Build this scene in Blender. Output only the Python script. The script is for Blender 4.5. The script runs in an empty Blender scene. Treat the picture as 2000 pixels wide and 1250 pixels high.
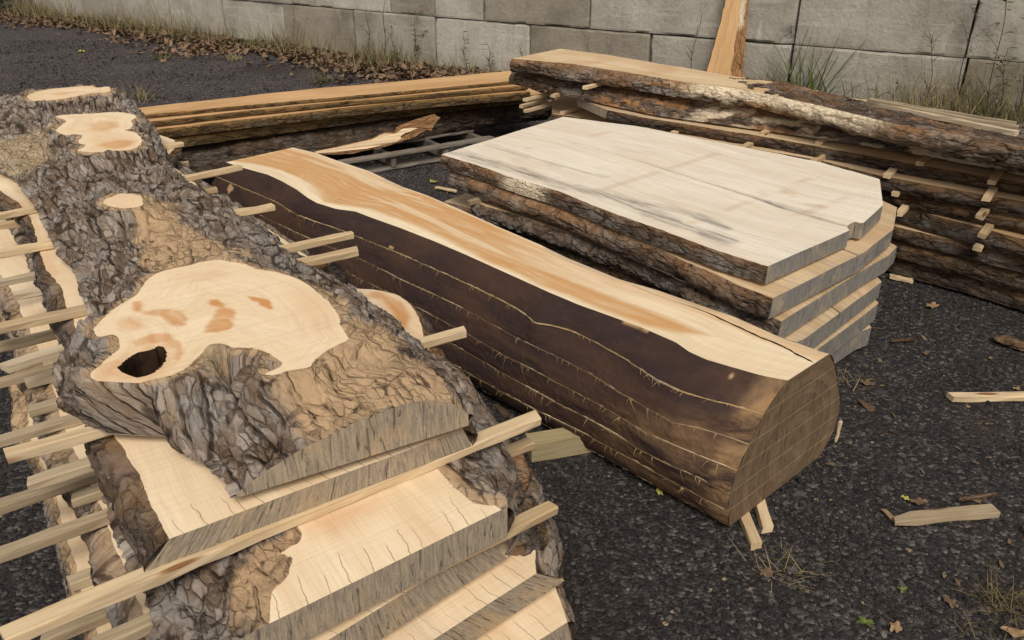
import bpy, math, random
import numpy as np
from mathutils import Vector
rng = np.random.default_rng(7); random.seed(7)
C = bpy.context.scene.collection
# ------------------------------------------------------------------ camera model (28 mm lens, eye height 1.62 m)
F_, H_, PITCH = 1556., 1.62, math.radians(26.5)
def ray(px, py):
    a = (px-1000)/F_; b = (py-625)/F_
    return np.array([a, math.cos(PITCH)-b*math.sin(PITCH), -math.sin(PITCH)-b*math.cos(PITCH)])
CAM = np.array([0, 0, H_])
def P(px, py, z=0.):
    d = ray(px, py); return CAM + d*(z-H_)/d[2]
def PL(pts, z): return np.array([P(x, y, z) for x, y in pts])
def onplane(px, py, p0, n):
    d = ray(px, py); return CAM + d*(np.dot(n, p0-CAM)/np.dot(n, d))
# ------------------------------------------------------------------ noise
def _h(ix, iy, iz, s):
    n = (ix.astype(np.int64)*374761393 + iy.astype(np.int64)*668265263 + iz.astype(np.int64)*2147483647 + s*974634777) & 0xffffffff
    n = ((n ^ (n >> 13))*1274126177) & 0xffffffff
    n = ((n ^ (n >> 16))*2246822519) & 0xffffffff
    return ((n ^ (n >> 15)) & 0xffffff)/float(0xffffff)
def vn(x, y, z=0., s=0):
    x, y, z = np.broadcast_arrays(np.asarray(x, float), np.asarray(y, float), np.asarray(z, float))
    ix, iy, iz = np.floor(x), np.floor(y), np.floor(z)
    fx, fy, fz = x-ix, y-iy, z-iz
    fx, fy, fz = [f*f*f*(f*(f*6-15)+10) for f in (fx, fy, fz)]
    r = 0
    for a in (0, 1):
        for b in (0, 1):
            for c in (0, 1):
                r = r + _h(ix+a, iy+b, iz+c, s)*(fx if a else 1-fx)*(fy if b else 1-fy)*(fz if c else 1-fz)
    return r*2-1
def fbm(x, y, z=0., o=4, s=0, g=.5):
    r = 0; a = 1.; t = 0
    for i in range(o):
        r = r + a*vn(np.asarray(x)*2**i, np.asarray(y)*2**i, np.asarray(z)*2**i, s+i*17); t += a; a *= g
    return r/t*1.5
def vor(x, y, s=0):
    x, y = np.broadcast_arrays(np.asarray(x, float), np.asarray(y, float))
    ix, iy = np.floor(x), np.floor(y); f1 = np.full(x.shape, 9.); f2 = f1.copy(); cid = np.zeros(x.shape)
    z = np.zeros_like(ix)
    for a in (-1, 0, 1):
        for b in (-1, 0, 1):
            d = np.hypot(ix+a+_h(ix+a, iy+b, z, s)-x, iy+b+_h(ix+a, iy+b, z+1, s)-y)
            m = d < f1
            f2 = np.where(m, f1, np.minimum(f2, d)); cid = np.where(m, _h(ix+a, iy+b, z+2, s), cid); f1 = np.where(m, d, f1)
    return f1, f2, cid
def sst(a, b, x):
    t = np.clip((x-a)/(b-a), 0, 1); return t*t*(3-2*t)
def barkh(u, v, s=0, fu=9.5, fv=27.):
    """plated bark height 0..1, plates run along u (metres); also a per-plate random number"""
    wu = u + .022*fbm(u*9, v*10, 0, 3, s+3)+.006*fbm(u*45, v*45, 0, 3, s+13); wv = v + .013*fbm(u*9, v*11, 5., 3, s+9)+.005*fbm(u*45, v*50, 4., 3, s+15)
    a1, a2, c = vor(wu*fu, wv*fv, s)
    gate = sst(-.45, .25, fbm(u*5, v*9, 3., 3, s+30))
    plate = 1-(1-sst(.0, .17, a2-a1))*(.35+.65*gate)
    b1, b2, c2 = vor(wu*fu*3.1+7, wv*fv*2.5+3, s+40)
    flake = sst(0, .10, b2-b1)
    d1, d2, c3 = vor(wu*fu*6.2+1, wv*fv*5.5+9, s+50)
    h = .18+plate*(.22+.30*c)+.26*(c2-.5)*(.4+.6*gate)+.07*flake+.10*(c3-.5)+.12*fbm(u*60, v*75, 0, 4, s+5, .6)
    return np.clip(h, -.3, 1.2), c
def sdpoly(x, y, poly):
    """signed distance, negative inside"""
    poly = np.asarray(poly)[:, :2]; n = len(poly)
    d = np.full(x.shape, 1e9); ins = np.zeros(x.shape, bool)
    for i in range(n):
        ax, ay = poly[i]; bx, by = poly[(i+1) % n]
        ex, ey = bx-ax, by-ay; wx, wy = x-ax, y-ay
        t = np.clip((wx*ex+wy*ey)/(ex*ex+ey*ey+1e-12), 0, 1)
        d = np.minimum(d, (wx-ex*t)**2+(wy-ey*t)**2)
        if abs(ey) > 1e-12:
            c = ((ay > y) != (by > y)) & (x < (bx-ax)*(y-ay)/(by-ay)+ax); ins ^= c
    d = np.sqrt(d); return np.where(ins, -d, d)
def spline(pts, per=10):
    pts = np.asarray(pts, float); out = []
    q = np.vstack([2*pts[0]-pts[1], pts, 2*pts[-1]-pts[-2]])
    for i in range(1, len(q)-2):
        for t in np.linspace(0, 1, per, endpoint=False):
            out.append(.5*((2*q[i])+(-q[i-1]+q[i+1])*t+(2*q[i-1]-5*q[i]+4*q[i+1]-q[i+2])*t*t+(-q[i-1]+3*q[i]-3*q[i+1]+q[i+2])*t**3))
    out.append(pts[-1]); return np.array(out)
# ------------------------------------------------------------------ mesh helpers
def grid_faces(n, m, off=0, flip=False):
    i, j = np.meshgrid(np.arange(n-1), np.arange(m-1), indexing='ij'); a = (i*m+j).ravel()+off
    f = np.stack([a, a+1, a+m+1, a+m], 1); return f[:, ::-1] if flip else f
def mk(name, V, Fs, mats, parent=None, mi=None, attrs=None, smooth=True, loc=None):
    """V (n,3) world coords; Fs (k,4|3) ints; one mesh object"""
    V = np.asarray(V, float); Fs = [np.asarray(f, np.int64) for f in (Fs if isinstance(Fs, list) else [Fs]) if len(f)]
    if loc is None: loc = np.array(parent.location) if parent is not None else np.zeros(3)
    V = V-loc
    used = np.zeros(len(V), bool)
    for f in Fs: used[f.ravel()] = True
    if not used.all():
        idx = np.cumsum(used)-1; V = V[used]; Fs = [idx[f] for f in Fs]
        attrs = {k: np.asarray(a)[used] for k, a in (attrs or {}).items()}
    me = bpy.data.meshes.new(name)
    me.vertices.add(len(V)); me.vertices.foreach_set('co', V.astype(np.float32).ravel())
    li = np.concatenate([f.ravel() for f in Fs]); sz = np.concatenate([np.full(len(f), f.shape[1]) for f in Fs])
    me.loops.add(len(li)); me.loops.foreach_set('vertex_index', li.astype(np.int32))
    me.polygons.add(len(sz)); me.polygons.foreach_set('loop_start', np.concatenate([[0], np.cumsum(sz)[:-1]]).astype(np.int32))
    if mi is not None: me.polygons.foreach_set('material_index', np.asarray(mi, np.int32))
    me.polygons.foreach_set('use_smooth', np.full(len(sz), bool(smooth)) if np.isscalar(smooth) or isinstance(smooth, bool) else np.asarray(smooth, bool))
    for k, a in (attrs or {}).items():
        a = np.asarray(a, np.float32)
        if a.ndim == 2: me.attributes.new(k, 'FLOAT_VECTOR', 'POINT').data.foreach_set('vector', a.ravel())
        else: me.attributes.new(k, 'FLOAT', 'POINT').data.foreach_set('value', a)
    for m in (mats if isinstance(mats, (list, tuple)) else [mats]): me.materials.append(m)
    me.update(calc_edges=True); me.validate()
    o = bpy.data.objects.new(name, me); C.objects.link(o)
    if parent is not None: o.parent = parent
    else: o.location = loc
    return o
def tag(o, label=None, cat=None, group=None, kind=None):
    if label: o['label'] = label
    if cat: o['category'] = cat
    if group: o['group'] = group
    if kind: o['kind'] = kind
    return o
def empty(name, loc, label, cat, group=None):
    o = bpy.data.objects.new(name, None); C.objects.link(o); o.location = loc; o.empty_display_size = .1
    return tag(o, label, cat, group)
# ------------------------------------------------------------------ material helpers
class G:
    def __init__(s, name, rough=.8, spec=.25):
        s.m = bpy.data.materials.new(name); s.m.use_nodes = True; s.t = s.m.node_tree; s.t.nodes.clear()
        s.out = s.n('ShaderNodeOutputMaterial'); s.b = s.n('ShaderNodeBsdfPrincipled'); s.l(s.b.outputs[0], s.out.inputs[0])
        s.b.inputs['Roughness'].default_value = rough; s.b.inputs['Specular IOR Level'].default_value = spec
    def n(s, t): return s.t.nodes.new(t)
    def l(s, a, b): s.t.links.new(a, b)
    def put(s, sock, v):
        if hasattr(v, 'is_output'): s.l(v, sock)
        elif isinstance(v, (tuple, list)): sock.default_value = tuple(v)+((1.,) if len(v) == 3 and len(sock.default_value) == 4 else ())
        else: sock.default_value = v
    def attr(s, k, vec=False):
        a = s.n('ShaderNodeAttribute'); a.attribute_name = k; return a.outputs['Vector' if vec else 'Fac']
    def obj(s): return s.n('ShaderNodeTexCoord').outputs['Object']
    def rnd(s): return s.n('ShaderNodeObjectInfo').outputs['Random']
    def mp(s, v, sc=(1, 1, 1), lo=(0, 0, 0), rot=(0, 0, 0)):
        m = s.n('ShaderNodeMapping'); s.put(m.inputs[0], v); s.put(m.inputs[1], lo); s.put(m.inputs[2], rot); s.put(m.inputs[3], sc); return m.outputs[0]
    def noise(s, v, sc=5., det=4., ro=.55, dist=0.):
        m = s.n('ShaderNodeTexNoise'); s.put(m.inputs['Vector'], v); s.put(m.inputs['Scale'], sc); m.inputs['Detail'].default_value = det
        m.inputs['Roughness'].default_value = ro; m.inputs['Distortion'].default_value = dist; return m.outputs['Fac']
    def vor(s, v, sc=5., feat='F1', out='Distance', rand=1.):
        m = s.n('ShaderNodeTexVoronoi'); m.feature = feat; s.put(m.inputs['Vector'], v); s.put(m.inputs['Scale'], sc); m.inputs['Randomness'].default_value = rand; return m.outputs[out]
    def rmp(s, f, a, b, c=0., d=1.):
        m = s.n('ShaderNodeMapRange'); m.interpolation_type = 'SMOOTHSTEP'; s.put(m.inputs[0], f)
        for i, x in enumerate((a, b, c, d)): s.put(m.inputs[i+1], x)
        return m.outputs[0]
    def ramp(s, f, stops):
        m = s.n('ShaderNodeValToRGB'); s.put(m.inputs[0], f); e = m.color_ramp.elements
        while len(e) < len(stops): e.new(.5)
        for k, (p, c) in zip(e, stops): k.position = p; k.color = tuple(c)+(1,)
        return m.outputs[0]
    def mix(s, f, a, b, mode='MIX'):
        m = s.n('ShaderNodeMix'); m.data_type = 'RGBA'; m.blend_type = mode; m.clamp_factor = True
        s.put(m.inputs[0], f); s.put(m.inputs[6], a); s.put(m.inputs[7], b); return m.outputs[2]
    def ma(s, op, a, b=0., c=0.):
        m = s.n('ShaderNodeMath'); m.operation = op; s.put(m.inputs[0], a); s.put(m.inputs[1], b)
        if op == 'MULTIPLY_ADD': s.put(m.inputs[2], c)
        return m.outputs[0]
    def bump(s, h, dist=.002, st=1., nrm=None):
        m = s.n('ShaderNodeBump'); s.put(m.inputs['Height'], h); m.inputs['Distance'].default_value = dist; m.inputs['Strength'].default_value = st
        if nrm is not None: s.l(nrm, m.inputs['Normal'])
        s.l(m.outputs[0], s.b.inputs['Normal']); return m.outputs[0]
    def col(s, c): s.put(s.b.inputs['Base Color'], c); return s

def wood_mat(name, pale, mid, orange=(.42, .19, .06), grey=(.16, .14, .13), bark=(.10, .05, .028), ringy=.5, saw=.12):
    g = G(name, .75, .2); gr = g.attr('grain', True)
    big = g.noise(g.mp(gr, (1.1, 6, 1)), 1., 4, .6, .6)
    fine = g.noise(g.mp(gr, (6, 210, 30)), 1., 3, .6)
    mid_ = g.noise(g.mp(gr, (2.2, 38, 8)), 1., 4, .6, .8)
    c = g.mix(g.rmp(big, .36, .68), pale, mid)
    c = g.mix(g.ma('MULTIPLY', g.rmp(mid_, .42, .72), ringy), c, tuple(x*.78 for x in mid))
    c = g.mix(g.ma('MULTIPLY', g.rmp(fine, .4, .75), .22), c, tuple(x*.62 for x in mid))
    st = g.ma('MULTIPLY', g.attr('stain'), g.rmp(g.noise(g.mp(gr, (5, 26, 1)), 1., 4, .6, .7), .2, .5, .55, 1.)); st = g.ma('MULTIPLY', st, g.rmp(mid_, .3, .65, .8, 1.1))
    c = g.mix(st, c, orange)
    sw = g.noise(g.mp(gr, (170, 2.5, 1), rot=(0, 0, .12)), 1., 2, .5)
    c = g.mix(g.ma('MULTIPLY', g.rmp(sw, .45, .75), saw), c, tuple(x*.6 for x in mid))
    spk = g.rmp(g.noise(gr, 330., 2, .6), .55, .68)
    dirt = g.attr('dirt'); dm = g.ma('MULTIPLY', dirt, g.ma('MAXIMUM', g.ma('MULTIPLY', spk, 1.), g.rmp(g.noise(g.mp(gr, (4, 45, 1)), 1., 6, .75), .42, .62, .25, .8)))
    c = g.mix(dm, c, grey)
    c = g.mix(g.attr('barkm'), c, g.mix(g.noise(g.mp(gr, (14, 90, 10)), 1., 5, .65), tuple(x*.3 for x in bark), tuple(x*2.2 for x in bark)))
    c = g.mix(g.attr('crack'), c, (.055, .032, .018))
    sx = g.n('ShaderNodeSeparateXYZ'); g.l(gr, sx.inputs[0]); al, ac = sx.outputs[0], sx.outputs[1]
    q = g.ma('ADD', g.ma('ADD', g.ma('MULTIPLY', ac, 25.), g.ma('MULTIPLY', al, 3.2)), g.ma('MULTIPLY', g.noise(g.mp(gr, (22, 12, 1)), 1., 3, .5), .5))
    v1 = g.n('ShaderNodeTexVoronoi'); v1.voronoi_dimensions = '1D'; v1.feature = 'DISTANCE_TO_EDGE'; g.l(q, v1.inputs['W']); v1.inputs['Scale'].default_value = 1.
    v2 = g.n('ShaderNodeTexVoronoi'); v2.voronoi_dimensions = '1D'; g.l(g.ma('ADD', q, .5), v2.inputs['W']); v2.inputs['Scale'].default_value = 1.
    ln = g.ma('MULTIPLY_ADD', g.noise(g.mp(gr, (0, 23, 0)), 1., 2, .5), .26, -.055)
    thin = g.rmp(g.ma('SUBTRACT', v1.outputs['Distance'], g.ma('MULTIPLY', g.ma('SUBTRACT', ln, al), .10)), .026, .010)
    ckk = g.ma('MULTIPLY', g.ma('MULTIPLY', thin, g.rmp(g.ma('SUBTRACT', ln, al), 0., .012)), g.attr('chk')); v3 = g.noise(g.mp(gr, (0, 6.5, 0), (3, 0, 0)), 1., 2, .5); ckk = g.ma('MULTIPLY', ckk, g.rmp(v3, .36, .5)); c = g.mix(g.ma('MULTIPLY', ckk, .62), c, (.09, .05, .028))
    c = g.mix(1., c, g.ramp(g.rnd(), [(0, (.93, .92, .9)), (1, (1., 1., 1.))]), 'MULTIPLY')
    g.col(c); g.bump(g.ma('ADD', g.ma('MULTIPLY', fine, .5), sw), .0012, .55); return g.m
def end_mat(name, a, b, dark, warm, ring=None):
    g = G(name, .85, .15); gr = g.attr('grain', True)     # x across, y height
    streak = g.noise(g.mp(gr, (150, 16, 1), rot=(0, 0, .16)), 1., 6, .72, .6)
    blot = g.noise(g.mp(gr, (7, 11, 1)), 1., 4, .6, .4)
    c = g.mix(g.rmp(streak, .38, .62), a, b)
    c = g.mix(g.rmp(blot, .48, .75, 0, .75), c, warm)
    ck = g.noise(g.mp(gr, (120, 11, 3), rot=(0, 0, .3)), 1., 4, .6, .8)
    cr = g.rmp(ck, .60, .66)
    c = g.mix(g.ma('MULTIPLY', cr, .6), c, dark)
    c = g.mix(g.rmp(g.noise(gr, 160., 3, .6), .52, .75, 0, .45), c, dark)
    if ring:
        sp = g.n('ShaderNodeVectorMath'); sp.operation = 'DISTANCE'; g.l(g.mp(gr, (1, 1, 0)), sp.inputs[0]); sp.inputs[1].default_value = ring; rd = g.ma('ADD', sp.outputs['Value'], g.ma('MULTIPLY', g.noise(g.mp(gr, (9, 9, 1)), 1., 4, .6), .03))
        cxr = g.n('ShaderNodeCombineXYZ'); g.l(rd, cxr.inputs[0]); rn = g.noise(g.mp(cxr.outputs[0], (95, 1, 1)), 1., 4, .7); c = g.mix(g.rmp(rn, .42, .62, 0, .4), c, dark); c = g.mix(g.rmp(g.noise(g.mp(cxr.outputs[0], (14, 1, 1)), 1., 2, .5), .45, .6, 0, .28), c, warm)
    wh = g.rmp(g.noise(g.mp(gr, (22, 30, 9)), 1., 5, .7), .72, .76)
    c = g.mix(g.ma('MULTIPLY', wh, .6), c, (.62, .6, .55))
    g.col(c); g.bump(g.ma('SUBTRACT', streak, g.ma('MULTIPLY', cr, 1.2)), .003, .8); return g.m
def bark_mat(name, plate, plate2, deep, tan, lichen=(.34, .31, .275), lich=.5, fis=.62, cell=(17, 72, 68)):
    g = G(name, .92, .1); p = g.attr('grain', True); h = g.attr('bh'); tn = g.attr('tan')
    wv = g.n('ShaderNodeVectorMath'); wv.operation = 'ADD'; nz = g.n('ShaderNodeTexNoise'); g.l(p, nz.inputs[0]); nz.inputs['Scale'].default_value = 22.; nz.inputs['Detail'].default_value = 5.
    sc = g.n('ShaderNodeVectorMath'); sc.operation = 'SCALE'; g.l(nz.outputs['Color'], sc.inputs[0]); sc.inputs['Scale'].default_value = .016; g.l(p, wv.inputs[0]); g.l(sc.outputs[0], wv.inputs[1]); q = wv.outputs[0]
    n1 = g.noise(g.mp(p, (7, 12, 12)), 1., 6, .68, .5); n2 = g.noise(g.mp(q, (55, 95, 95)), 1., 6, .74)
    e1 = g.vor(g.mp(q, tuple(x*.34 for x in cell)), 1., 'DISTANCE_TO_EDGE'); e2 = g.vor(g.mp(q, cell), 1., 'DISTANCE_TO_EDGE')
    cc = g.n('ShaderNodeSeparateColor'); g.l(g.vor(g.mp(q, cell), 1., 'F1', 'Color'), cc.inputs[0]); cr = cc.outputs[0]
    c = g.mix(g.rmp(n1, .36, .64), plate, plate2)
    c = g.mix(g.rmp(g.noise(g.mp(p, (5, 13, 13), (1, 3, 8)), 1., 6, .7, .8), .56, .66, 0, .65), c, tuple(.45*x+.75*y for x, y in zip(plate2, deep)))
    c = g.mix(g.rmp(cr, .55, 1., 0, .55), c, tuple(min(1, x*1.75) for x in plate))
    c = g.mix(g.rmp(cr, .35, 0., 0, .6), c, tuple(.5*x+.5*y for x, y in zip(plate2, deep)))
    n4 = g.noise(g.mp(q, (20, 34, 34), (5, 2, 1)), 1., 5, .7, .4); c = g.mix(g.rmp(n4, .58, .70, 0, .7), c, tuple(.5*x+.4*y for x, y in zip(tan, plate2)))
    n5 = g.noise(g.mp(p, (4.5, 7, 7), (9, 4, 1)), 1., 4, .6, .5); c = g.mix(g.rmp(n5, .52, .64, 0, .6), c, g.mix(n2, tuple(x*.7 for x in lichen), tuple(x*1.1 for x in lichen)))
    lm = g.ma('MULTIPLY', g.rmp(g.noise(g.mp(p, (11, 17, 17)), 1., 7, .75, .3), .54, .63), g.rmp(h, .3, .6))
    c = g.mix(g.ma('MULTIPLY', lm, lich), c, lichen)
    t = g.ma('MULTIPLY', tn, g.rmp(g.noise(g.mp(q, (10, 26, 25)), 1., 6, .7, .4), .27, .40))
    tc = g.mix(n2, tuple(x*.8 for x in tan), tuple(min(1, x*1.3) for x in tan)); tc = g.mix(g.rmp(cr, .6, 1., 0, .35), tc, tuple(x*.6 for x in tan))
    c = g.mix(t, c, tc)
    f1 = g.ma('MULTIPLY', g.rmp(e1, .085, .015), g.rmp(g.noise(g.mp(p, (9, 22, 22), (2, 2, 2)), 1., 4, .6), .38, .56)); pm = g.rmp(g.noise(g.mp(p, (6, 10, 10), (4, 8, 2)), 1., 5, .65, .4), .40, .58); f2 = g.ma('MULTIPLY', g.ma('MULTIPLY', g.rmp(e2, .10, .02), .6), g.ma('MULTIPLY_ADD', pm, .8, .12))
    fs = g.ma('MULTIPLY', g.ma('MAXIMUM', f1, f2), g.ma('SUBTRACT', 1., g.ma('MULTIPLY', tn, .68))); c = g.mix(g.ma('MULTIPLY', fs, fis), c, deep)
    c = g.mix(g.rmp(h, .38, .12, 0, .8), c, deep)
    w = g.ma('MULTIPLY', g.attr('bare'), g.rmp(g.noise(g.mp(p, (12, 50, 50)), 1., 6, .7, .5), .28, .44))
    c = g.mix(w, c, g.mix(n2, (.62, .50, .35), (.84, .72, .54)))
    d = g.ma('MULTIPLY', g.attr('dust'), g.rmp(g.noise(p, 60., 5, .7), .35, .6))
    c = g.mix(d, c, g.mix(g.noise(p, 190., 4, .7), (.34, .25, .14), (.56, .43, .27)))
    g.col(c); hh = g.ma('SUBTRACT', g.ma('ADD', g.ma('MULTIPLY', n2, .9), g.ma('MULTIPLY', cr, .35)), g.ma('ADD', f1, f2)); g.bump(hh, .009, 1.); return g.m
def plain_mat(name, stops, sc=(30, 30, 30), rough=.85, bumpd=.002, rnd=.0, trans=0.):
    g = G(name, rough, .2); o = g.obj(); n = g.noise(g.mp(o, sc), 1., 5, .65)
    c = g.ramp(n, stops)
    if rnd: c = g.mix(1., c, g.ramp(g.rnd(), [(0, (1-rnd,)*3), (1, (1., 1., 1.))]), 'MULTIPLY')
    g.col(c); g.bump(n, bumpd, .7)
    return g.m

M = {}
M['maple'] = wood_mat('sawn maple', (.82, .67, .475), (.74, .55, .35), orange=(.55, .26, .09), ringy=.25, saw=.18)
M['bleach'] = wood_mat('bleached slab', (.86, .785, .665), (.78, .675, .54), orange=(.50, .30, .15), ringy=.3, saw=.12)
M['boardw'] = wood_mat('sawn board wood', (.75, .58, .37), (.62, .43, .235), ringy=.45, saw=.2)
M['orange'] = wood_mat('orange board wood', (.66, .41, .20), (.52, .30, .13), ringy=.5, saw=.15)
M['logtop'] = wood_mat('log face wood', (.84, .71, .51), (.73, .58, .39), orange=(.55, .30, .12), ringy=.4, saw=.2)
M['end'] = end_mat('weathered end grain', (.38, .305, .22), (.235, .195, .15), (.06, .048, .038), (.46, .32, .18))
M['endgrey'] = end_mat('grey end grain', (.26, .24, .215), (.15, .14, .13), (.05, .046, .042), (.40, .31, .21))
M['endlog'] = end_mat('brown log end', (.17, .112, .065), (.13, .086, .052), (.06, .04, .026), (.25, .18, .11), (.10, .17, 0))
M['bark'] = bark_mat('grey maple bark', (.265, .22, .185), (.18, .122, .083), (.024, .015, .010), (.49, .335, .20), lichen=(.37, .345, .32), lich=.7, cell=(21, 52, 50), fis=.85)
M['barkbrown'] = bark_mat('brown rough bark', (.145, .112, .09), (.10, .064, .042), (.018, .012, .009), (.36, .19, .085), lich=.4)
M['barkdarkbrown'] = bark_mat('very dark brown bark', (.082, .060, .046), (.052, .036, .026), (.012, .009, .007), (.20, .11, .05), lichen=(.17, .15, .13), lich=.3)  # own bark colour of the lower rear boards and the half log
M['barkboard'] = bark_mat('brown board edge', (.15, .095, .045), (.085, .055, .028), (.02, .014, .009), (.32, .19, .075), lichen=(.14, .12, .08), lich=.3)
M['barkdark'] = bark_mat('dark grey bark', (.14, .115, .10), (.09, .062, .045), (.022, .015, .012), (.26, .15, .065), lich=.25)

def stick_mat(name, a, b, k):
    g = G(name, .75, .2); gr = g.obj()
    r = g.n('ShaderNodeObjectInfo'); off = g.n('ShaderNodeVectorMath'); off.operation = 'ADD'
    cx = g.n('ShaderNodeCombineXYZ'); g.l(g.ma('MULTIPLY', r.outputs['Random'], 37.), cx.inputs[0]); g.l(g.ma('MULTIPLY', r.outputs['Random'], 11.), cx.inputs[1])
    g.l(gr, off.inputs[0]); g.l(cx.outputs[0], off.inputs[1]); v = off.outputs[0]
    n = g.noise(g.mp(v, (4, 95, 120)), 1., 4, .6, .6); big = g.noise(g.mp(v, (2.2, 9, 9)), 1., 4, .6)
    c = g.mix(g.rmp(n, .35, .7), a, b)
    c = g.mix(g.rmp(big, .5, .75, 0, k), c, (.26, .22, .17))
    kn = g.vor(g.mp(v, (3.4, 17, 17)), 1.); c = g.mix(g.rmp(kn, .2, .1), c, (.22, .1, .04))
    c = g.mix(1., c, g.ramp(r.outputs['Random'], [(0, (.60, .56, .51)), (.5, (.86, .83, .79)), (1, (1, 1, 1))]), 'MULTIPLY')
    g.col(c); g.bump(n, .0015, .6); return g.m
M['stick'] = stick_mat('pale stick wood', (.66, .52, .34), (.55, .40, .23), .6)
M['stickgrey'] = stick_mat('greyed stick wood', (.52, .43, .31), (.40, .32, .21), .6)
M['timber'] = stick_mat('green tinted timber', (.36, .295, .165), (.27, .21, .11), .6)
M['pallet'] = stick_mat('weathered pallet wood', (.26, .235, .21), (.17, .14, .115), .7)

def logside_mat():
    g = G('dark peeled log side', .85, .12); p = g.attr('grain', True)
    n1 = g.noise(g.mp(p, (2.2, 9, 9)), 1., 5, .65, .6); n2 = g.noise(g.mp(p, (10, 70, 70)), 1., 5, .65)
    n3 = g.noise(g.mp(p, (22, 22, 22)), 1., 5, .7)
    c = g.mix(g.rmp(n1, .36, .66), (.036, .0225, .0215), (.064, .036, .025))
    c = g.mix(g.rmp(n2, .5, .75, 0, .4), c, (.085, .05, .034))
    f = g.ma('MULTIPLY', g.attr('fade'), g.rmp(g.noise(g.mp(p, (5, 16, 16)), 1., 5, .65, .6), .34, .6))
    c = g.mix(f, c, g.mix(g.rmp(n3, .35, .65), (.30, .18, .09), (.19, .12, .07)))
    ch = g.noise(g.mp(p, (75, 9, 9)), 1., 3, .6)
    w = g.ma('MULTIPLY', g.ma('MULTIPLY', g.rmp(g.noise(g.mp(p, (6, 16, 16), (3, 1, 0)), 1., 4, .6), .62, .68), g.rmp(ch, .48, .6)), g.attr('low'))
    c = g.mix(g.ma('MULTIPLY', w, .4), c, (.16, .10, .06))
    c = g.mix(g.rmp(g.noise(g.mp(p, (9, 20, 20), (7, 2, 0)), 1., 6, .75), .67, .73, 0, .5), c, (.24, .15, .09))
    c = g.mix(g.attr('spot'), c, (.42, .27, .14))
    g.col(c); g.bump(g.ma('ADD', n2, g.ma('MULTIPLY', n3, .5)), .004, .7); return g.m
M['logside'] = logside_mat()
g = G('knot hole rot', .95, .05); g.col(g.ramp(g.noise(g.obj(), 30., 4, .6), [(.3, (.012, .008, .006)), (.7, (.05, .028, .016))])); M['rot'] = g.m

def gravel_mat():
    g = G('dark crushed gravel', .9, .25); o = g.obj()
    wob = g.n('ShaderNodeVectorMath'); wob.operation = 'ADD'; nz = g.n('ShaderNodeTexNoise'); g.l(o, nz.inputs[0]); nz.inputs['Scale'].default_value = 60.
    sc = g.n('ShaderNodeVectorMath'); sc.operation = 'SCALE'; g.l(nz.outputs['Color'], sc.inputs[0]); sc.inputs['Scale'].default_value = .012
    g.l(o, wob.inputs[0]); g.l(sc.outputs[0], wob.inputs[1]); v = wob.outputs[0]
    c1 = g.vor(v, 85., out='Color'); d1 = g.vor(v, 85.); c2 = g.vor(v, 38., out='Color'); d2 = g.vor(v, 38.)
    s1 = g.n('ShaderNodeSeparateColor'); g.l(c1, s1.inputs[0]); s2 = g.n('ShaderNodeSeparateColor'); g.l(c2, s2.inputs[0])
    base = g.ramp(s1.outputs[0], [(0, (.013, .011, .0108)), (.55, (.026, .0225, .022)), (.85, (.055, .048, .0465)), (1, (.125, .11, .102))])
    st = g.ramp(s2.outputs[1], [(0, (.019, .0165, .0165)), (.6, (.040, .035, .035)), (1, (.10, .09, .083))])
    big = g.ma('MULTIPLY', g.rmp(s2.outputs[0], .62, .66), g.rmp(d2, .48, .40))
    c = g.mix(big, base, st)
    p1 = g.noise(g.mp(o, (.55, .8, 1)), 1., 5, .6, .4)
    c = g.mix(g.rmp(p1, .50, .66, 0, .7), c, (.020, .014, .010))
    p2 = g.noise(g.mp(o, (1.4, 1.1, 1), (4, 7, 0)), 1., 5, .65)
    c = g.mix(g.rmp(p2, .55, .72, 0, .55), c, (.050, .036, .027))
    sp = g.vor(v, 26., out='Color'); ss = g.n('ShaderNodeSeparateColor'); g.l(sp, ss.inputs[0])
    c = g.mix(g.ma('MULTIPLY', g.rmp(ss.outputs[1], .955, .965), g.rmp(g.vor(v, 26.), .2, .14)), c, (.34, .25, .15))
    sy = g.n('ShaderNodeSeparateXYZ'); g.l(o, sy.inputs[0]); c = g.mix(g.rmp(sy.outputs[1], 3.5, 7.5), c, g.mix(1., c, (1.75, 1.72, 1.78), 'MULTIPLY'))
    far = g.noise(g.mp(o, (17, 17, 1)), 1., 6, .8); c = g.mix(g.rmp(far, .55, .72, 0, .6), c, (.095, .084, .08)); c = g.mix(g.rmp(far, .42, .30, 0, .6), c, (.012, .010, .010))
    g.col(c); hh = g.ma('SUBTRACT', g.ma('MULTIPLY', big, .8), g.ma('MULTIPLY', d1, .9)); g.bump(hh, .009, 1.); return g.m
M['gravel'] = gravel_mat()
def pebble_mat():
    g = G('gravel pebbles', .9, .25); r = g.attr('rnd')
    c = g.ramp(r, [(0, (.014, .012, .012)), (.5, (.033, .029, .029)), (.82, (.062, .054, .052)), (.96, (.085, .075, .069)), (1, (.16, .14, .118))])
    c = g.mix(g.rmp(g.noise(g.obj(), 300., 3, .6), .4, .7, 0, .4), c, (.02, .0175, .017)); g.col(c); return g.m
M['pebble'] = pebble_mat()
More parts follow.
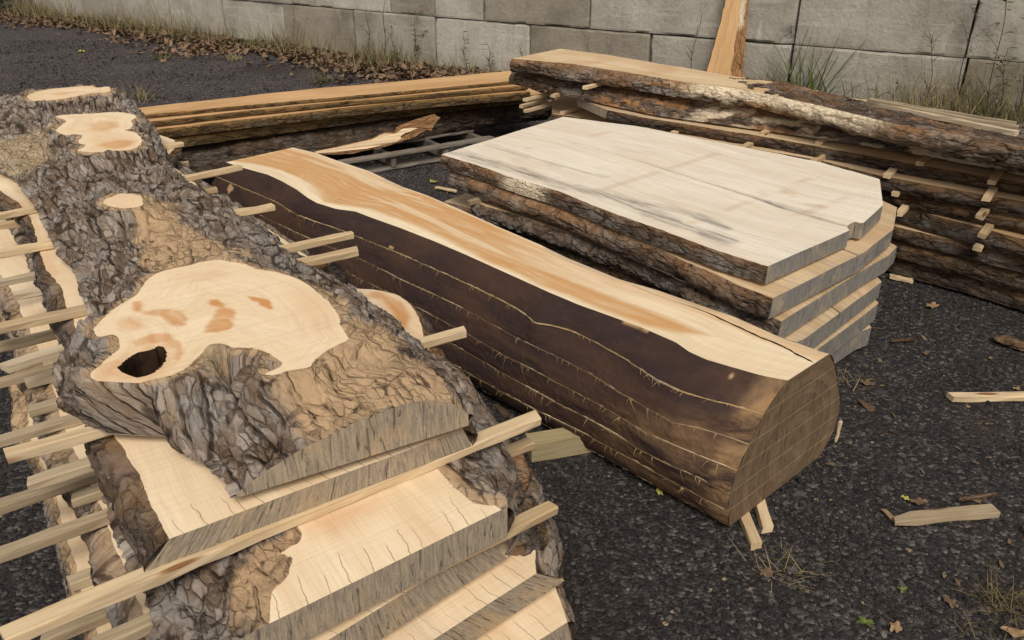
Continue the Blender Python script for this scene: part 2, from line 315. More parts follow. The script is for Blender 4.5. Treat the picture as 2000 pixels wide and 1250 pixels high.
def concrete_mat():
    g = G('weathered concrete', .9, .2); o = g.obj(); r = g.n('ShaderNodeObjectInfo')
    cx = g.n('ShaderNodeCombineXYZ'); g.l(g.ma('MULTIPLY', r.outputs['Random'], 53.), cx.inputs[0]); g.l(g.ma('MULTIPLY', r.outputs['Random'], 19.), cx.inputs[2])
    ad = g.n('ShaderNodeVectorMath'); ad.operation = 'ADD'; g.l(o, ad.inputs[0]); g.l(cx.outputs[0], ad.inputs[1]); v = ad.outputs[0]
    n1 = g.noise(g.mp(v, (1.6, 1.6, 1.6)), 1., 6, .65, .3); n2 = g.noise(v, 26., 5, .7); n3 = g.noise(g.mp(v, (7, 7, .9)), 1., 5, .65)
    c = g.ramp(n1, [(.28, (.25, .23, .20)), (.5, (.41, .385, .34)), (.72, (.51, .485, .44))])
    c = g.mix(g.rmp(n2, .45, .75, 0, .35), c, (.25, .235, .21))
    c = g.mix(g.rmp(n3, .56, .74, 0, .45), c, (.24, .195, .14))
    c = g.mix(g.rmp(g.noise(g.mp(v, (5, 5, .7), (3, 3, 3)), 1., 4, .6), .62, .74, 0, .5), c, (.64, .63, .61))
    c = g.mix(g.rmp(g.noise(g.mp(v, (1, 1, 14), rot=(0, .04, 0)), 1., 2, .4), .63, .67, 0, .25), c, (.58, .57, .55))
    pit = g.rmp(g.vor(v, 34.), .10, .06); c = g.mix(g.ma('MULTIPLY', pit, g.rmp(n2, .5, .6)), c, (.07, .065, .06))
    c = g.mix(1., c, g.ramp(r.outputs['Random'], [(0, (.62, .57, .50)), (.3, (.82, .80, .77)), (1, (1.05, 1.04, 1.02))]), 'MULTIPLY')
    g.col(c); g.bump(g.ma('SUBTRACT', g.ma('ADD', n2, n1), pit), .012, .9); return g.m
M['concrete'] = concrete_mat()
def leaf_mat(name, lo, hi, transl=.3):
    g = G(name, .8, .15); r = g.attr('rnd'); c = g.mix(r, lo, hi); c = g.mix(g.rmp(g.noise(g.obj(), 70., 4, .6), .4, .7, 0, .4), c, tuple(x*.5 for x in lo)); g.col(c); return g.m
M['leaf'] = leaf_mat('dry brown leaf', (.07, .043, .027), (.25, .165, .105))
M['leaftan'] = leaf_mat('tan fallen leaf', (.22, .13, .07), (.36, .24, .14))
M['leafyellow'] = leaf_mat('yellow green leaf', (.32, .30, .05), (.45, .40, .12))
M['grass'] = leaf_mat('green grass', (.055, .085, .02), (.16, .20, .05))
M['dry'] = leaf_mat('dry straw grass', (.17, .13, .06), (.38, .31, .17))
M['mixgrass'] = leaf_mat('late season grass', (.05, .062, .02), (.24, .21, .10))
M['withered'] = leaf_mat('withered brown grass', (.06, .042, .018), (.19, .145, .07))
M['weed'] = leaf_mat('green weed leaf', (.04, .065, .02), (.10, .14, .045))
M['stem'] = leaf_mat('brown plant stem', (.06, .035, .022), (.16, .10, .055))
M['chip'] = leaf_mat('bark scraps', (.05, .03, .018), (.26, .18, .10))
M['shelf'] = plain_mat('pale shelf fungus', [(.3, (.55, .5, .42)), (.7, (.8, .77, .7))], (60, 60, 60))
M['fibre'] = leaf_mat('torn wood fibre', (.30, .19, .08), (.60, .45, .24))
M['kerf'] = plain_mat('fresh saw kerf lip', [(.3, (.25, .155, .07)), (.7, (.46, .31, .15))], (50, 50, 50))

# ------------------------------------------------------------------ slab builder
def along(pts, ts, ax):
    pts = np.asarray(pts)[:, :2]; u = pts@ax; u = np.maximum.accumulate(u+np.arange(len(u))*1e-5)
    k = (u-u[0])/(u[-1]-u[0]); return np.stack([np.interp(ts, k, pts[:, 0]), np.interp(ts, k, pts[:, 1])], 1)
def bez(x):  # smooth a sampled polyline a little
    for _ in range(4): x[1:-1] = .25*x[:-2]+.5*x[1:-1]+.25*x[2:]
    return x
def slab(name, label, cat, L, R, zt, th, wood='maple', bark='bark', end='end', seed=0, group=None, fL=.03, fR=.03, Lb=None, Rb=None,
         end0=None, end1=None, step=.012, cols=None, groove=None, bulge=.012, amp=.012, tanL=.2, tanR=.2, fn=None, tilt=None, bare=None, crackn=0, wv=.004, zb=None, barkfn=None):
    L = np.asarray(L)[:, :2]; R = np.asarray(R)[:, :2]
    ax = (L[-1]+R[-1])-(L[0]+R[0]); ln = np.linalg.norm(ax)/2; ax = ax/np.linalg.norm(ax); px = np.array([-ax[1], ax[0]])
    n = max(12, int(ln/step)); ts = np.linspace(0, 1, n)
    l, r = bez(along(L, ts, ax)), bez(along(R, ts, ax))
    out = (l-r); wid = np.linalg.norm(out, axis=1); out = out/wid[:, None]
    W = float(wid.mean()); u = ts*ln
    wob = wv*fbm(u*9, 0*u, seed, 5, seed)+wv*.5*fbm(u*40, 0*u, seed, 3, seed+1); l = l+out*wob[:, None]
    wob = wv*fbm(u*9, 0*u, seed+.5, 5, seed+2)+wv*.5*fbm(u*40, 0*u, seed, 3, seed+3); r = r-out*wob[:, None]
    if Lb is not None: fl = np.maximum(.002, ((bez(along(Lb, ts, ax))-l)*out).sum(1))
    else: fl = fL*(1+.5*fbm(u*2.5, 0*u, seed, 3, seed+4))
    if Rb is not None: fr = np.maximum(.002, -((bez(along(Rb, ts, ax))-r)*out).sum(1))
    else: fr = fR*(1+.5*fbm(u*2.5, 0*u, seed, 3, seed+5))
    m = cols or max(8, int(W/.02)); ws = np.linspace(0, 1, m)
    gmap = lambda t_: np.broadcast_to(ws, (len(np.atleast_1d(t_)), len(ws)))
    if groove:
        g0, gw, gd, gwid = groove; ws = np.unique(np.concatenate([ws[np.abs(ws-gw) > gwid*1.6], [gw-gwid, gw-gwid*.55, gw, gw+gwid*.55, gw+gwid]])); m = len(ws)
    if groove: gmap = lambda t_: np.where(ws[None] < gw, ws[None]*((g0+(gw-g0)*np.atleast_1d(t_)[:, None])/gw), 1-(1-ws[None])*(1-(g0+(gw-g0)*np.atleast_1d(t_)[:, None]))/(1-gw))
    WM = gmap(ts); ws_ = WM[..., None]
    def ends(e, k):
        if e is None: return np.zeros((m, 2))
        e = np.asarray(e)[:, :2]; s = np.concatenate([[0], np.cumsum(np.linalg.norm(np.diff(e, axis=0), axis=1))]); s /= s[-1]
        a, b = (l[0], r[0]) if k == 0 else (l[-1], r[-1])
        w0 = WM[0 if k == 0 else -1]; q = np.stack([np.interp(w0, s, e[:, 0]), np.interp(w0, s, e[:, 1])], 1)
        return q-(a[None]*(1-w0[:, None])+b[None]*w0[:, None])
    e0, e1 = ends(end0, 0), ends(end1, 1)
    A0 = np.clip(1-u/.22, 0, 1); A1 = np.clip(1-(ln-u)/.22, 0, 1)
    Lt, Rt = l[:, None], r[:, None]
    top = Lt*(1-ws_)+Rt*ws_+A0[:, None, None]*e0[None]+A1[:, None, None]*e1[None]
    l0, r0 = l, r
    if end0 is not None or end1 is not None: l, r = top[:, 0], top[:, -1]
    tl = (lambda X, Y: tilt[0]*X+tilt[1]*Y+tilt[2]) if tilt else (lambda X, Y: 0*X)
    zz = np.full((n, m), zt)+.0012*fbm(top[..., 0]*5, top[..., 1]*5, seed, 3, seed)
    crk = np.zeros((n, m))
    if groove:
        gx = np.abs(ws-gw) < gwid*.7; prof = np.where(np.abs(ws-gw) < 1e-9, 1., np.where(gx, .8, 0))
        gg = sst(0, .9, 1-ts*.98)*.9+.1; zz -= gd*prof[None]*gg[:, None]; crk = prof[None]*(.30+.6*sst(.5, .05, ts)[:, None])
    c = np.append((l.mean(0)+r.mean(0))/2, (zt-th) if zb is None else zb)
    root = empty(name, c, label, cat, group)
    zb_ = zt-th
    G_ = lambda U, Wd, Z: np.stack([U, Wd, Z], -1)
    VT = np.concatenate([top, zz[..., None]], 2); GT = G_(np.broadcast_to(u[:, None], (n, m)), WM*wid[:, None], np.full((n, m), seed*1.7))
    bl, br = l+out*fl[:, None], r-out*fr[:, None]
    bt = (l0+out*fl[:, None])[:, None]*(1-ws_)+(r0-out*fr[:, None])[:, None]*ws_+A0[:, None, None]*e0[None]+A1[:, None, None]*e1[None]
    VB = np.concatenate([bt, np.full((n, m, 1), zb_)], 2)
    K = max(3, int(th/.012)+1); ks = np.linspace(0, 1, K)
    V = [VT.reshape(-1, 3), VB.reshape(-1, 3)]; GR = [GT.reshape(-1, 3), GT.reshape(-1, 3)]; Fc = [grid_faces(n, m, 0, True), grid_faces(n, m, n*m)]; mi = [0, 0]; off = 2*n*m
    X = {k: [np.zeros(n*m), np.zeros(n*m)] for k in ('stain', 'dirt', 'barkm')}; CR = [crk.ravel(), np.zeros(n*m)]
    if fn:
        d = fn(VT[..., 0], VT[..., 1], GT[..., 0], GT[..., 1], ts[:, None]+0*ws[None], ws[None]+0*ts[:, None])
        for k, a in d.items(): X[k][0] = np.clip(a, 0, 1).ravel() if k in X else X[k][0]
        if 'crack' in d: CR[0] = np.maximum(CR[0], np.clip(d['crack'], 0, 1).ravel())
    tb = np.zeros((n, m)); hbt = tb
    if fn and 'barkm' in d:
        tb = np.clip(np.broadcast_to(d['barkm'], (n, m)), 0, 1); hbt, _ = barkh(GT[..., 0]+3, GT[..., 1]+5, seed+60)
        V[0].reshape(n, m, 3)[..., 2] += tb*(sst(0, .1, ws)*sst(1, .9, ws))[None]*(.022*(hbt-.45)+.02*fbm(GT[..., 0]*3, GT[..., 1]*4, 0, 3, seed))
        X['barkm'][0] = np.zeros(n*m); pick = tb.ravel()[Fc[0]].mean(1) > .5; FT = Fc[0][pick]; Fc[0] = Fc[0][~pick]
    CHK = [np.full(n*m, float(crackn > 0)), np.zeros(n*m)]
    for e, fl_ in ((0, False), (n-1, True)):
        E_ = VT[e][None]*(1-ks[:, None, None])+VB[e][None]*ks[:, None, None]
        V.append(E_.reshape(-1, 3)); wx = ws*wid[e]
        GR.append(G_(np.broadcast_to(wx[None], (K, m))+seed*3.1, np.broadcast_to(ks[:, None]*th, (K, m)), np.full((K, m), e*1.+seed)).reshape(-1, 3))
        Fc.append(grid_faces(K, m, off, fl_)); mi.append(1); off += K*m
        for k in X: X[k].append(np.zeros(K*m))
        CR.append(np.zeros(K*m)); CHK.append(np.zeros(K*m))
    mis = np.concatenate([np.full(len(f), i) for f, i in zip(Fc, mi)])
    def T(v):
        v = np.concatenate(v); 
        if tilt: v[:, 2] += tl(v[:, 0], v[:, 1])
        return v
    mk('board', T(V), Fc, [M[wood], M[end]], root, mis, {'grain': np.concatenate(GR), 'crack': np.concatenate(CR), 'chk': np.concatenate(CHK), **{k: np.concatenate(a) for k, a in X.items()}}, smooth=False)
    if tb.any(): mk('bark', T([V[0]]), FT, M[bark], root, attrs={'grain': GR[0], 'bh': hbt.ravel(), 'tan': .35*sst(.1, .5, fbm(GT[..., 0]*4, GT[..., 1]*6, 0, 3, 5)).ravel(), 'bare': np.zeros(n*m), 'dust': np.zeros(n*m)})
    K2 = max(5, int(th/.008)+2); k2 = np.linspace(0, 1, K2)
    for side, a, b, sg, tn in ((0, l, bl, 1, tanL), (1, r, br, -1, tanR)):
        if bark is None: continue
        ub = np.linspace(0, 1, int(n*1.5)); ai = np.stack([np.interp(ub, ts, a[:, i]) for i in (0, 1)], 1); bi = np.stack([np.interp(ub, ts, b[:, i]) for i in (0, 1)], 1)
        oi = np.stack([np.interp(ub, ts, out[:, i]) for i in (0, 1)], 1)*sg
        U = (ub*ln)[:, None]+0*k2[None]; S = k2[None]*math.hypot(th, float(np.mean(np.abs(fl if side == 0 else fr))))+0*ub[:, None]
        hb, cid = barkh(U+seed*3.3+side*7, S+seed*1.9, seed+side*5, 5.5, 27.)
        lump = fbm(U*3.2, S*6, seed, 3, seed+side)
        pr = np.sin(np.pi*np.clip(k2, 0, 1))[None]
        disp = bulge*pr*(1+lump)+1.5*amp*(hb-.4)*np.clip(k2*7, 0, 1)[None]*np.clip(.35+(1-k2)*4, 0, 1)[None]
        Q = ai[:, None]*(1-k2[None, :, None])+bi[:, None]*k2[None, :, None]+oi[:, None]*disp[..., None]
        z = zt-th*k2[None]+0*ub[:, None]+.3*amp*fbm(U*25, S*25, 3., 3, seed)*(k2 > 0)[None]*(k2 < 1)[None]
        if barkfn: tanm, brm = barkfn(side, U, k2[None]+0*U, ub[:, None]+0*U)
        else: tanm = brm = 0*U
        tanm = np.maximum(np.clip(tn*sst(.5, 0, k2)[None]*1.3+tn*.6*sst(.1, .5, lump), 0, 1), tanm)
        if bare is not None and side == bare[0]: brm = np.maximum(brm, sst(bare[1]-.04, bare[1]+.02, ub)[:, None]*sst(bare[2]+.04, bare[2]-.02, ub)[:, None]+0*k2[None])
        VV = np.concatenate([Q, z[..., None]], 2).reshape(-1, 3)
        if tilt: VV[:, 2] += tl(VV[:, 0], VV[:, 1])
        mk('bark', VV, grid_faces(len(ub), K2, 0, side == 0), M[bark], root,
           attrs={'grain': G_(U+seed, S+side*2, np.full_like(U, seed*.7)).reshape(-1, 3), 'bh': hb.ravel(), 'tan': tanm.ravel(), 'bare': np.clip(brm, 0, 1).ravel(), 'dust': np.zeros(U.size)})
    return root
# ------------------------------------------------------------------ stick builder
def stick(name, label, cat, a, b, w=.038, h=.026, mat='stick', group=None, seed=0, roll=0., blunt=None):
    """a, b: 3D end points of the stick's top centre line"""
    a, b = np.asarray(a, float), np.asarray(b, float); d = b-a; L = np.linalg.norm(d); d /= L
    s = np.cross(d, [0, 0, 1]); s /= np.linalg.norm(s); up = np.cross(s, d)
    if roll: s, up = s*math.cos(roll)+up*math.sin(roll), up*math.cos(roll)-s*math.sin(roll)
    rr = np.random.default_rng(seed+5); n = max(6, int(L/.06)); c = .0025
    prof = np.array([(-w/2+c, 0), (w/2-c, 0), (w/2, -c), (w/2, -h+c), (w/2-c, -h), (-w/2+c, -h), (-w/2, -h+c), (-w/2, -c)])
    X = np.linspace(0, L, n); bow = .006*np.sin(X/L*np.pi)*rr.uniform(-1, 1); tw = rr.uniform(-.03, .03)
    ring = []
    for i, x in enumerate(X):
        k = .0012*rr.normal(size=(8, 2)); sk = (rr.uniform(-.008, .008) if i in (0, n-1) else 0)
        q = prof+k; sc = 1.
        if blunt is not None and i == 0: sc = .55
        ring.append(np.stack([x+sk*q[:, 0]/w*1.5, q[:, 0]*sc+bow[i], q[:, 1]*sc-(h*.2 if sc < 1 else 0)+tw*q[:, 0]*x], 1))
    Lc = np.array(ring)                                     # local x along, y across, z up
    V = Lc.reshape(-1, 3); i, j = np.meshgrid(np.arange(n-1), np.arange(8), indexing='ij')
    f = np.stack([i*8+j, i*8+(j+1) % 8, (i+1)*8+(j+1) % 8, (i+1)*8+j], -1).reshape(-1, 4)
    cap = np.array([[7, 6, 5, 4, 3, 2, 1, 0], [(n-1)*8+q for q in range(8)]])
    o = mk(name, V, [f[:, ::-1], cap[:, ::-1]], M[mat], None, smooth=False, loc=np.zeros(3))
    from mathutils import Matrix
    o.matrix_world = Matrix(((d[0], s[0], up[0], a[0]), (d[1], s[1], up[1], a[1]), (d[2], s[2], up[2], a[2]), (0, 0, 0, 1)))
    return tag(o, label, cat, group)
# ------------------------------------------------------------------ bark-topped slab (flitch) builder
def flitch(name, label, cat, L, R, zb, prof, zc, patches, seed=0, ncol=200, nst=500, near=1., T=None, slopes=(.18, .05, .9), hole=None, stain=(), tanp=(), dustp=(), ring=.03,
           bark='bark', wood='maple', end='end', amp=.015, group=None, wv=.006, checks=None, skirt=.012):
    L = np.asarray(L)[:, :2]; R = np.asarray(R)[:, :2]
    ax = (L[-1]+R[-1])-(L[0]+R[0]); ln = np.linalg.norm(ax)/2; ax /= np.linalg.norm(ax)
    ts = np.linspace(0, 1, nst)**near; l, r = along(L, ts, ax), along(R, ts, ax)
    for _ in range(2): l[1:-1] = .25*l[:-2]+.5*l[1:-1]+.25*l[2:]; r[1:-1] = .25*r[:-2]+.5*r[1:-1]+.25*r[2:]
    u = ts*ln; out = l-r; wid = np.linalg.norm(out, axis=1); out /= wid[:, None]
    l = l+out*(wv*fbm(u*12, 0*u, seed, 5, seed)+.4*wv*fbm(u*60, 0*u, seed, 3, seed+1))[:, None]; r = r-out*(wv*fbm(u*12, 0*u, seed+.5, 5, seed+2)+.4*wv*fbm(u*60, 0*u, 1., 3, seed))[:, None]
    wid = np.linalg.norm(l-r, axis=1); m = ncol; ws = np.linspace(0, 1, m)
    XY = l[:, None]*(1-ws[None, :, None])+r[:, None]*ws[None, :, None]; x, y = XY[..., 0].copy(), XY[..., 1].copy()
    pvec = np.array([-ax[1], ax[0]]); U = (x-x[0].mean())*ax[0]+(y-y[0].mean())*ax[1]; W = (x-x[0].mean())*pvec[0]+(y-y[0].mean())*pvec[1]; Uc = np.maximum(u[:, None]+0*ws[None], 0)
    def field(polys, pad=.3):
        s = np.full(x.shape, 1.)
        for p in polys:
            p = np.asarray(p); b = (x > p[:, 0].min()-pad) & (x < p[:, 0].max()+pad) & (y > p[:, 1].min()-pad) & (y < p[:, 1].max()+pad)
            if b.any(): s[b] = np.minimum(s[b], sdpoly(x[b], y[b], p))
        return s
    patches = [np.asarray(p)[:, :2] for p in patches]
    rag = lambda: .004*fbm(x*45, y*45, 1., 4, seed+11)
    sd = field(patches)
    cell = np.maximum(wid[:, None]/m, (np.gradient(u))[:, None])
    for _ in range(2):
        gy, gx = np.gradient(sd)        # grid derivatives -> move vertices lying next to the outline onto it
        d_u = np.stack(np.gradient(x, axis=(0, 1)), -1); d_v = np.stack(np.gradient(y, axis=(0, 1)), -1)
        J = np.stack([d_u, d_v], -2); det = J[..., 0, 0]*J[..., 1, 1]-J[..., 0, 1]*J[..., 1, 0]; det = np.where(np.abs(det) < 1e-12, 1e-12, det)
        sx = (gy*J[..., 1, 1]-gx*J[..., 1, 0])/det; sy = (-gy*J[..., 0, 1]+gx*J[..., 0, 0])/det
        g2 = np.maximum(sx*sx+sy*sy, .25); nearb = np.abs(sd) < cell*.55; nearb[0] = nearb[-1] = False; nearb[:, 0] = nearb[:, -1] = False
        x = np.where(nearb, x-sd*sx/g2, x); y = np.where(nearb, y-sd*sy/g2, y); sd = field(patches)
    if hole is not None:
        for _ in range(2):
            hp_ = np.asarray(hole)[:, :2]; sh = field([hp_]); gx_ = (field([hp_+np.array([-.0005, 0])])-sh)/.0005; gy_ = (field([hp_+np.array([0, -.0005])])-sh)/.0005; nb = np.abs(sh) < cell*.6; g2 = np.maximum(gx_**2+gy_**2, .3); x = np.where(nb, x-sh*gx_/g2, x); y = np.where(nb, y-sh*gy_/g2, y)
    inside = sd < 1e-4
    pw, ph = np.array(prof).T; Tt = np.ones(nst) if T is None else np.interp(u, *np.array(T).T)
    h = zb+np.interp(ws, pw, ph)[None]*Tt[:, None]*(1+.12*fbm(U*3, W*4, 1., 3, seed))
    s1, d1, s2 = slopes; so = np.maximum(sd, 0); hp = zc-(s1*np.minimum(so, d1)+s2*np.maximum(so-d1, 0)+.05*so)
    hp += .012*fbm(U*6, W*7, 2., 3, seed+2)*sst(0, .04, so)
    k_ = .03; hh = np.clip(.5+.5*(h-hp)/k_, 0, 1); h = hp*(1-hh)+h*hh+k_*hh*(1-hh)
    h = np.minimum(h, zc+.006-.02*sst(.0, .06, so)*0)
    tan = np.maximum(.85*sst(ring, ring*.55, sd+1.1*np.maximum(zc-h, 0)+.014*fbm(x*20, y*20, 0, 3, seed)), np.max([np.zeros_like(x)]+[sst(.02, -.02, sdpoly(x, y, np.asarray(p)[:, :2])+.02*fbm(x*16, y*16, 0, 3, seed+3)) for p in tanp], axis=0))
    dust = np.max([np.zeros_like(x)]+[sst(.03, -.03, sdpoly(x, y, np.asarray(p)[:, :2])+.03*fbm(x*12, y*12, 0, 3, seed+3)) for p in dustp], axis=0)
    dh0 = np.gradient(h, axis=0); dh1 = np.gradient(h, axis=1); U3 = U[:1]+np.concatenate([0*U[:1], np.cumsum(np.hypot(np.diff(U, axis=0), .9*np.diff(h, axis=0)), 0)]); W3 = W[:, :1]-np.concatenate([0*W[:, :1], np.cumsum(np.hypot(np.diff(W, axis=1), .9*np.diff(h, axis=1)), 1)], 1)
    hb, cid = barkh(U3+seed, W3+seed*2, seed, 6.5, 20.)
    big = fbm(U*5, W*8, 4., 3, seed+6)
    fade = sst(0, .012, sd)
    disp = (amp*(hb-.45)*(1-.72*tan)*(1-.8*dust)+.016*big*(1-.5*tan)+.006*fbm(U*14, W*30, 6., 4, seed+9)*(1-.7*tan)+.004*dust*fbm(x*30, y*30, 0, 4, 3))*fade*(.25+.75*sst(0, .025, Uc))
    V = np.stack([x, y, h], -1); du = np.gradient(V, axis=0); dv = np.gradient(V, axis=1); N_ = np.cross(du, dv); N_ *= np.sign(N_[..., 2:3]+1e-9); N_ /= np.linalg.norm(N_, axis=-1, keepdims=True)+1e-12
    ef = np.ones(m); V = V+N_*disp[..., None]
    V[..., 2] = np.where(inside, zc, np.minimum(V[..., 2], np.where(so < .02, zc+.004, 9)))
    rot = np.zeros_like(x)
    if hole is not None:
        sh = field([np.asarray(hole)[:, :2]]); dep = sst(0, -.014, sh); er = sh < 2e-4; er = er & np.roll(er, 1, 0) & np.roll(er, -1, 0); er = er & np.roll(er, 1, 1) & np.roll(er, -1, 1); dep = np.maximum(dep, .12)*er; V[..., 2] -= .17*dep*(1+.25*fbm(x*40, y*40, 0, 3, 3)); rot = (sh < 2e-4)*1.
    V[..., 2] = np.maximum(V[..., 2], zb+.004)
    V[0, :, :2] = l[0]*(1-ws[:, None])+r[0]*ws[:, None]
    st = np.zeros_like(x)
    for p, soft, a in stain:
        sp = sdpoly(x, y, np.asarray(p)[:, :2])+.012*fbm(x*22, y*22, 0, 4, seed+8); st = np.maximum(st, a*sst(soft, -soft, sp))
    crack = np.zeros_like(x)
    root = empty(name, np.append(V[..., :2].reshape(-1, 2).mean(0), zb), label, cat, group)
    gr = np.stack([Uc, W, np.full_like(U, seed)], -1).reshape(-1, 3); grb = np.stack([U3, W3, np.full_like(U, seed)], -1).reshape(-1, 3)
    Fq = grid_faces(nst, m, 0, True); fi = inside.ravel()[Fq].all(1); fr_ = rot.ravel()[Fq].all(1)
    VV = V.reshape(-1, 3)
    at_ = {'grain': grb, 'stain': st.ravel(), 'crack': crack.ravel(), 'chk': np.full(x.size, float(bool(checks))), 'bh': np.clip(hb, 0, 1).ravel(), 'tan': tan.ravel(), 'dust': dust.ravel()}
    mk('sawn_patch', VV, Fq[fi & ~fr_], M[wood], root, attrs={**at_, 'grain': gr if checks else np.stack([U*.5, W*.22, sd*5+seed], -1).reshape(-1, 3)}, smooth=False)
    if hole is not None: mk('knot_hole', VV, Fq[fi & fr_], M['rot'], root)
    # skirts down to the sawn underside
    K = 16; ks = np.linspace(0, 1, K); Vs, Fs, As = [VV], [Fq[~fi]], [at_]; off = len(VV)
    for col, e, sg in ((0, l, 1), (-1, r, -1)):
        top = V[:, col]; hb2, _ = barkh(U[:, :1]+ks[None]*0+seed*1.3+col, ks[None]*(top[:, 2:3]-zb)+0*U[:, :1]+3., seed+21)
        q = top[:, None]*(1-ks[None, :, None]) + np.concatenate([e-out*sg*.006, np.full((nst, 1), zb)], 1)[:, None]*ks[None, :, None]
        q[..., :2] += out[:, None]*sg*((skirt*np.sin(np.pi*ks)[None]+amp*.8*(hb2-.4)*(ks > 0)[None]*(1-.4*ks)[None]))[..., None]
        Vs.append(q.reshape(-1, 3)); Fs.append(grid_faces(nst, K, off, sg > 0)); off += nst*K
        As.append({'grain': np.stack([U3[:, col][:, None]+0*ks[None], W3[:, col][:, None]+sg*ks[None]*(top[:, 2:3]-zb), np.full((nst, K), seed)], -1).reshape(-1, 3), 'stain': np.zeros(nst*K), 'crack': np.zeros(nst*K), 'chk': np.zeros(nst*K),
                   'bh': np.clip(hb2, 0, 1).ravel(), 'tan': (.35*tan[:, col][:, None]*(1-ks)[None]).ravel(), 'dust': np.zeros(nst*K)})
    cat_ = {k: np.concatenate([a[k] for a in As]) for k in As[0]}
    mk('bark', np.concatenate(Vs), np.concatenate(Fs), M[bark], root, attrs=cat_)
    # ends + underside
    VB, FB, GB, off = [], [], [], 0
    for e, fl in ((0, False), (nst-1, True)):
        bot = V[e].copy(); bot[:, 2] = zb; q = V[e][None]*(1-ks[:, None, None])+bot[None]*ks[:, None, None]
        VB.append(q.reshape(-1, 3)); FB.append(grid_faces(K, m, off, fl)); GB.append(np.stack([np.broadcast_to(W[e][None], (K, m)), zc-q[..., 2], np.full((K, m), e+seed*1.)], -1).reshape(-1, 3)); off += K*m
    q = np.stack([np.concatenate([l, np.full((nst, 1), zb+.001)], 1), np.concatenate([r, np.full((nst, 1), zb+.001)], 1)], 1)
    VB.append(q.reshape(-1, 3)); FB.append(grid_faces(nst, 2, off)); GB.append(np.zeros((nst*2, 3)))
    mk('end_grain', np.concatenate(VB), np.concatenate(FB), M[end], root, attrs={'grain': np.concatenate(GB)}, smooth=False)
    return root

# ================================================================== GROUND
def ground():
    xs = np.concatenate([np.linspace(-80, -9, 24), np.linspace(-8, 8, 161), np.linspace(9, 80, 24)]); ys = np.concatenate([np.linspace(-30, -1, 12), np.linspace(-.5, 14, 146), np.linspace(15, 120, 30)])
    X, Y = np.meshgrid(xs, ys, indexing='ij'); Z = -.006+.010*fbm(X*.9, Y*.9, 0, 3, 5)+.004*fbm(X*5, Y*5, 0, 3, 6)
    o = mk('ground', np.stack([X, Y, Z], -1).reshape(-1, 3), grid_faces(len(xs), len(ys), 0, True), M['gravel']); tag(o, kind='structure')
ground()
def gz(x, y): return -.006+.010*fbm(np.asarray(x)*.9, np.asarray(y)*.9, 0, 3, 5)+.004*fbm(np.asarray(x)*5, np.asarray(y)*5, 0, 3, 6)
def pebbles():
    t = (1+5**.5)/2; ico = np.array([(-1, t, 0), (1, t, 0), (-1, -t, 0), (1, -t, 0), (0, -1, t), (0, 1, t), (0, -1, -t), (0, 1, -t), (t, 0, -1), (t, 0, 1), (-t, 0, -1), (-t, 0, 1)])/1.9
    fc = np.array([(0, 11, 5), (0, 5, 1), (0, 1, 7), (0, 7, 10), (0, 10, 11), (1, 5, 9), (5, 11, 4), (11, 10, 2), (10, 7, 6), (7, 1, 8), (3, 9, 4), (3, 4, 2), (3, 2, 6), (3, 6, 8), (3, 8, 9), (4, 9, 5), (2, 4, 11), (6, 2, 10), (8, 6, 7), (9, 8, 1)])
    pts = []
    for x0, x1, y0, y1, d in ((-.2, 1.3, 1.0, 2.2, 9000), (1.3, 2.6, 1.2, 3.7, 5200), (-.2, 1.3, 2.2, 3.2, 1500), (-2.0, -.5, .7, 2.4, 3500), (-1.6, .4, 3.6, 6.0, 1500), (-2.4, -.4, 2.4, 4.2, 900), (-9, -.6, 5.6, 13, 520), (.4, 3.2, 6.5, 8.5, 150)):
        n = int((x1-x0)*(y1-y0)*d); pts.append(np.stack([rng.uniform(x0, x1, n), rng.uniform(y0, y1, n), np.full(n, 1. if y1 < 4 else (1.2 if y1 < 7 else 2.0))], 1))
    p = np.concatenate(pts); n = len(p)
    keep = fbm(p[:, 0]*2.2, p[:, 1]*2.2, 0, 3, 77) > rng.uniform(-.75, .35, n); p = p[keep]; n = len(p)
    s = np.exp(rng.normal(-5.65, .45, n))*p[:, 2]; s = np.clip(s, .002, .022); s[rng.random(n) < .0012] *= 1.8
    sc = s[:, None]*rng.uniform(.6, 1.25, (n, 3)); sc[:, 2] *= .8
    v = ico[None]*(1+.22*rng.normal(size=(n, 12, 1)))*sc[:, None]
    a = rng.uniform(0, 6.28, n); ca, sa = np.cos(a)[:, None], np.sin(a)[:, None]
    vx = v[..., 0]*ca-v[..., 1]*sa; vy = v[..., 0]*sa+v[..., 1]*ca
    V = np.stack([vx+p[:, :1], vy+p[:, 1:2], v[..., 2]+(gz(p[:, 0], p[:, 1])+s*.18)[:, None]], -1).reshape(-1, 3)
    Fq = (fc[None]+(np.arange(n)*12)[:, None, None]).reshape(-1, 3)
    o = mk('pebbles', V, Fq, M['pebble'], smooth=False, attrs={'rnd': np.repeat(rng.random(n)**1.1, 12)})
    tag(o, 'loose dark grey gravel stones lying over the yard', 'gravel', kind='stuff')
pebbles()

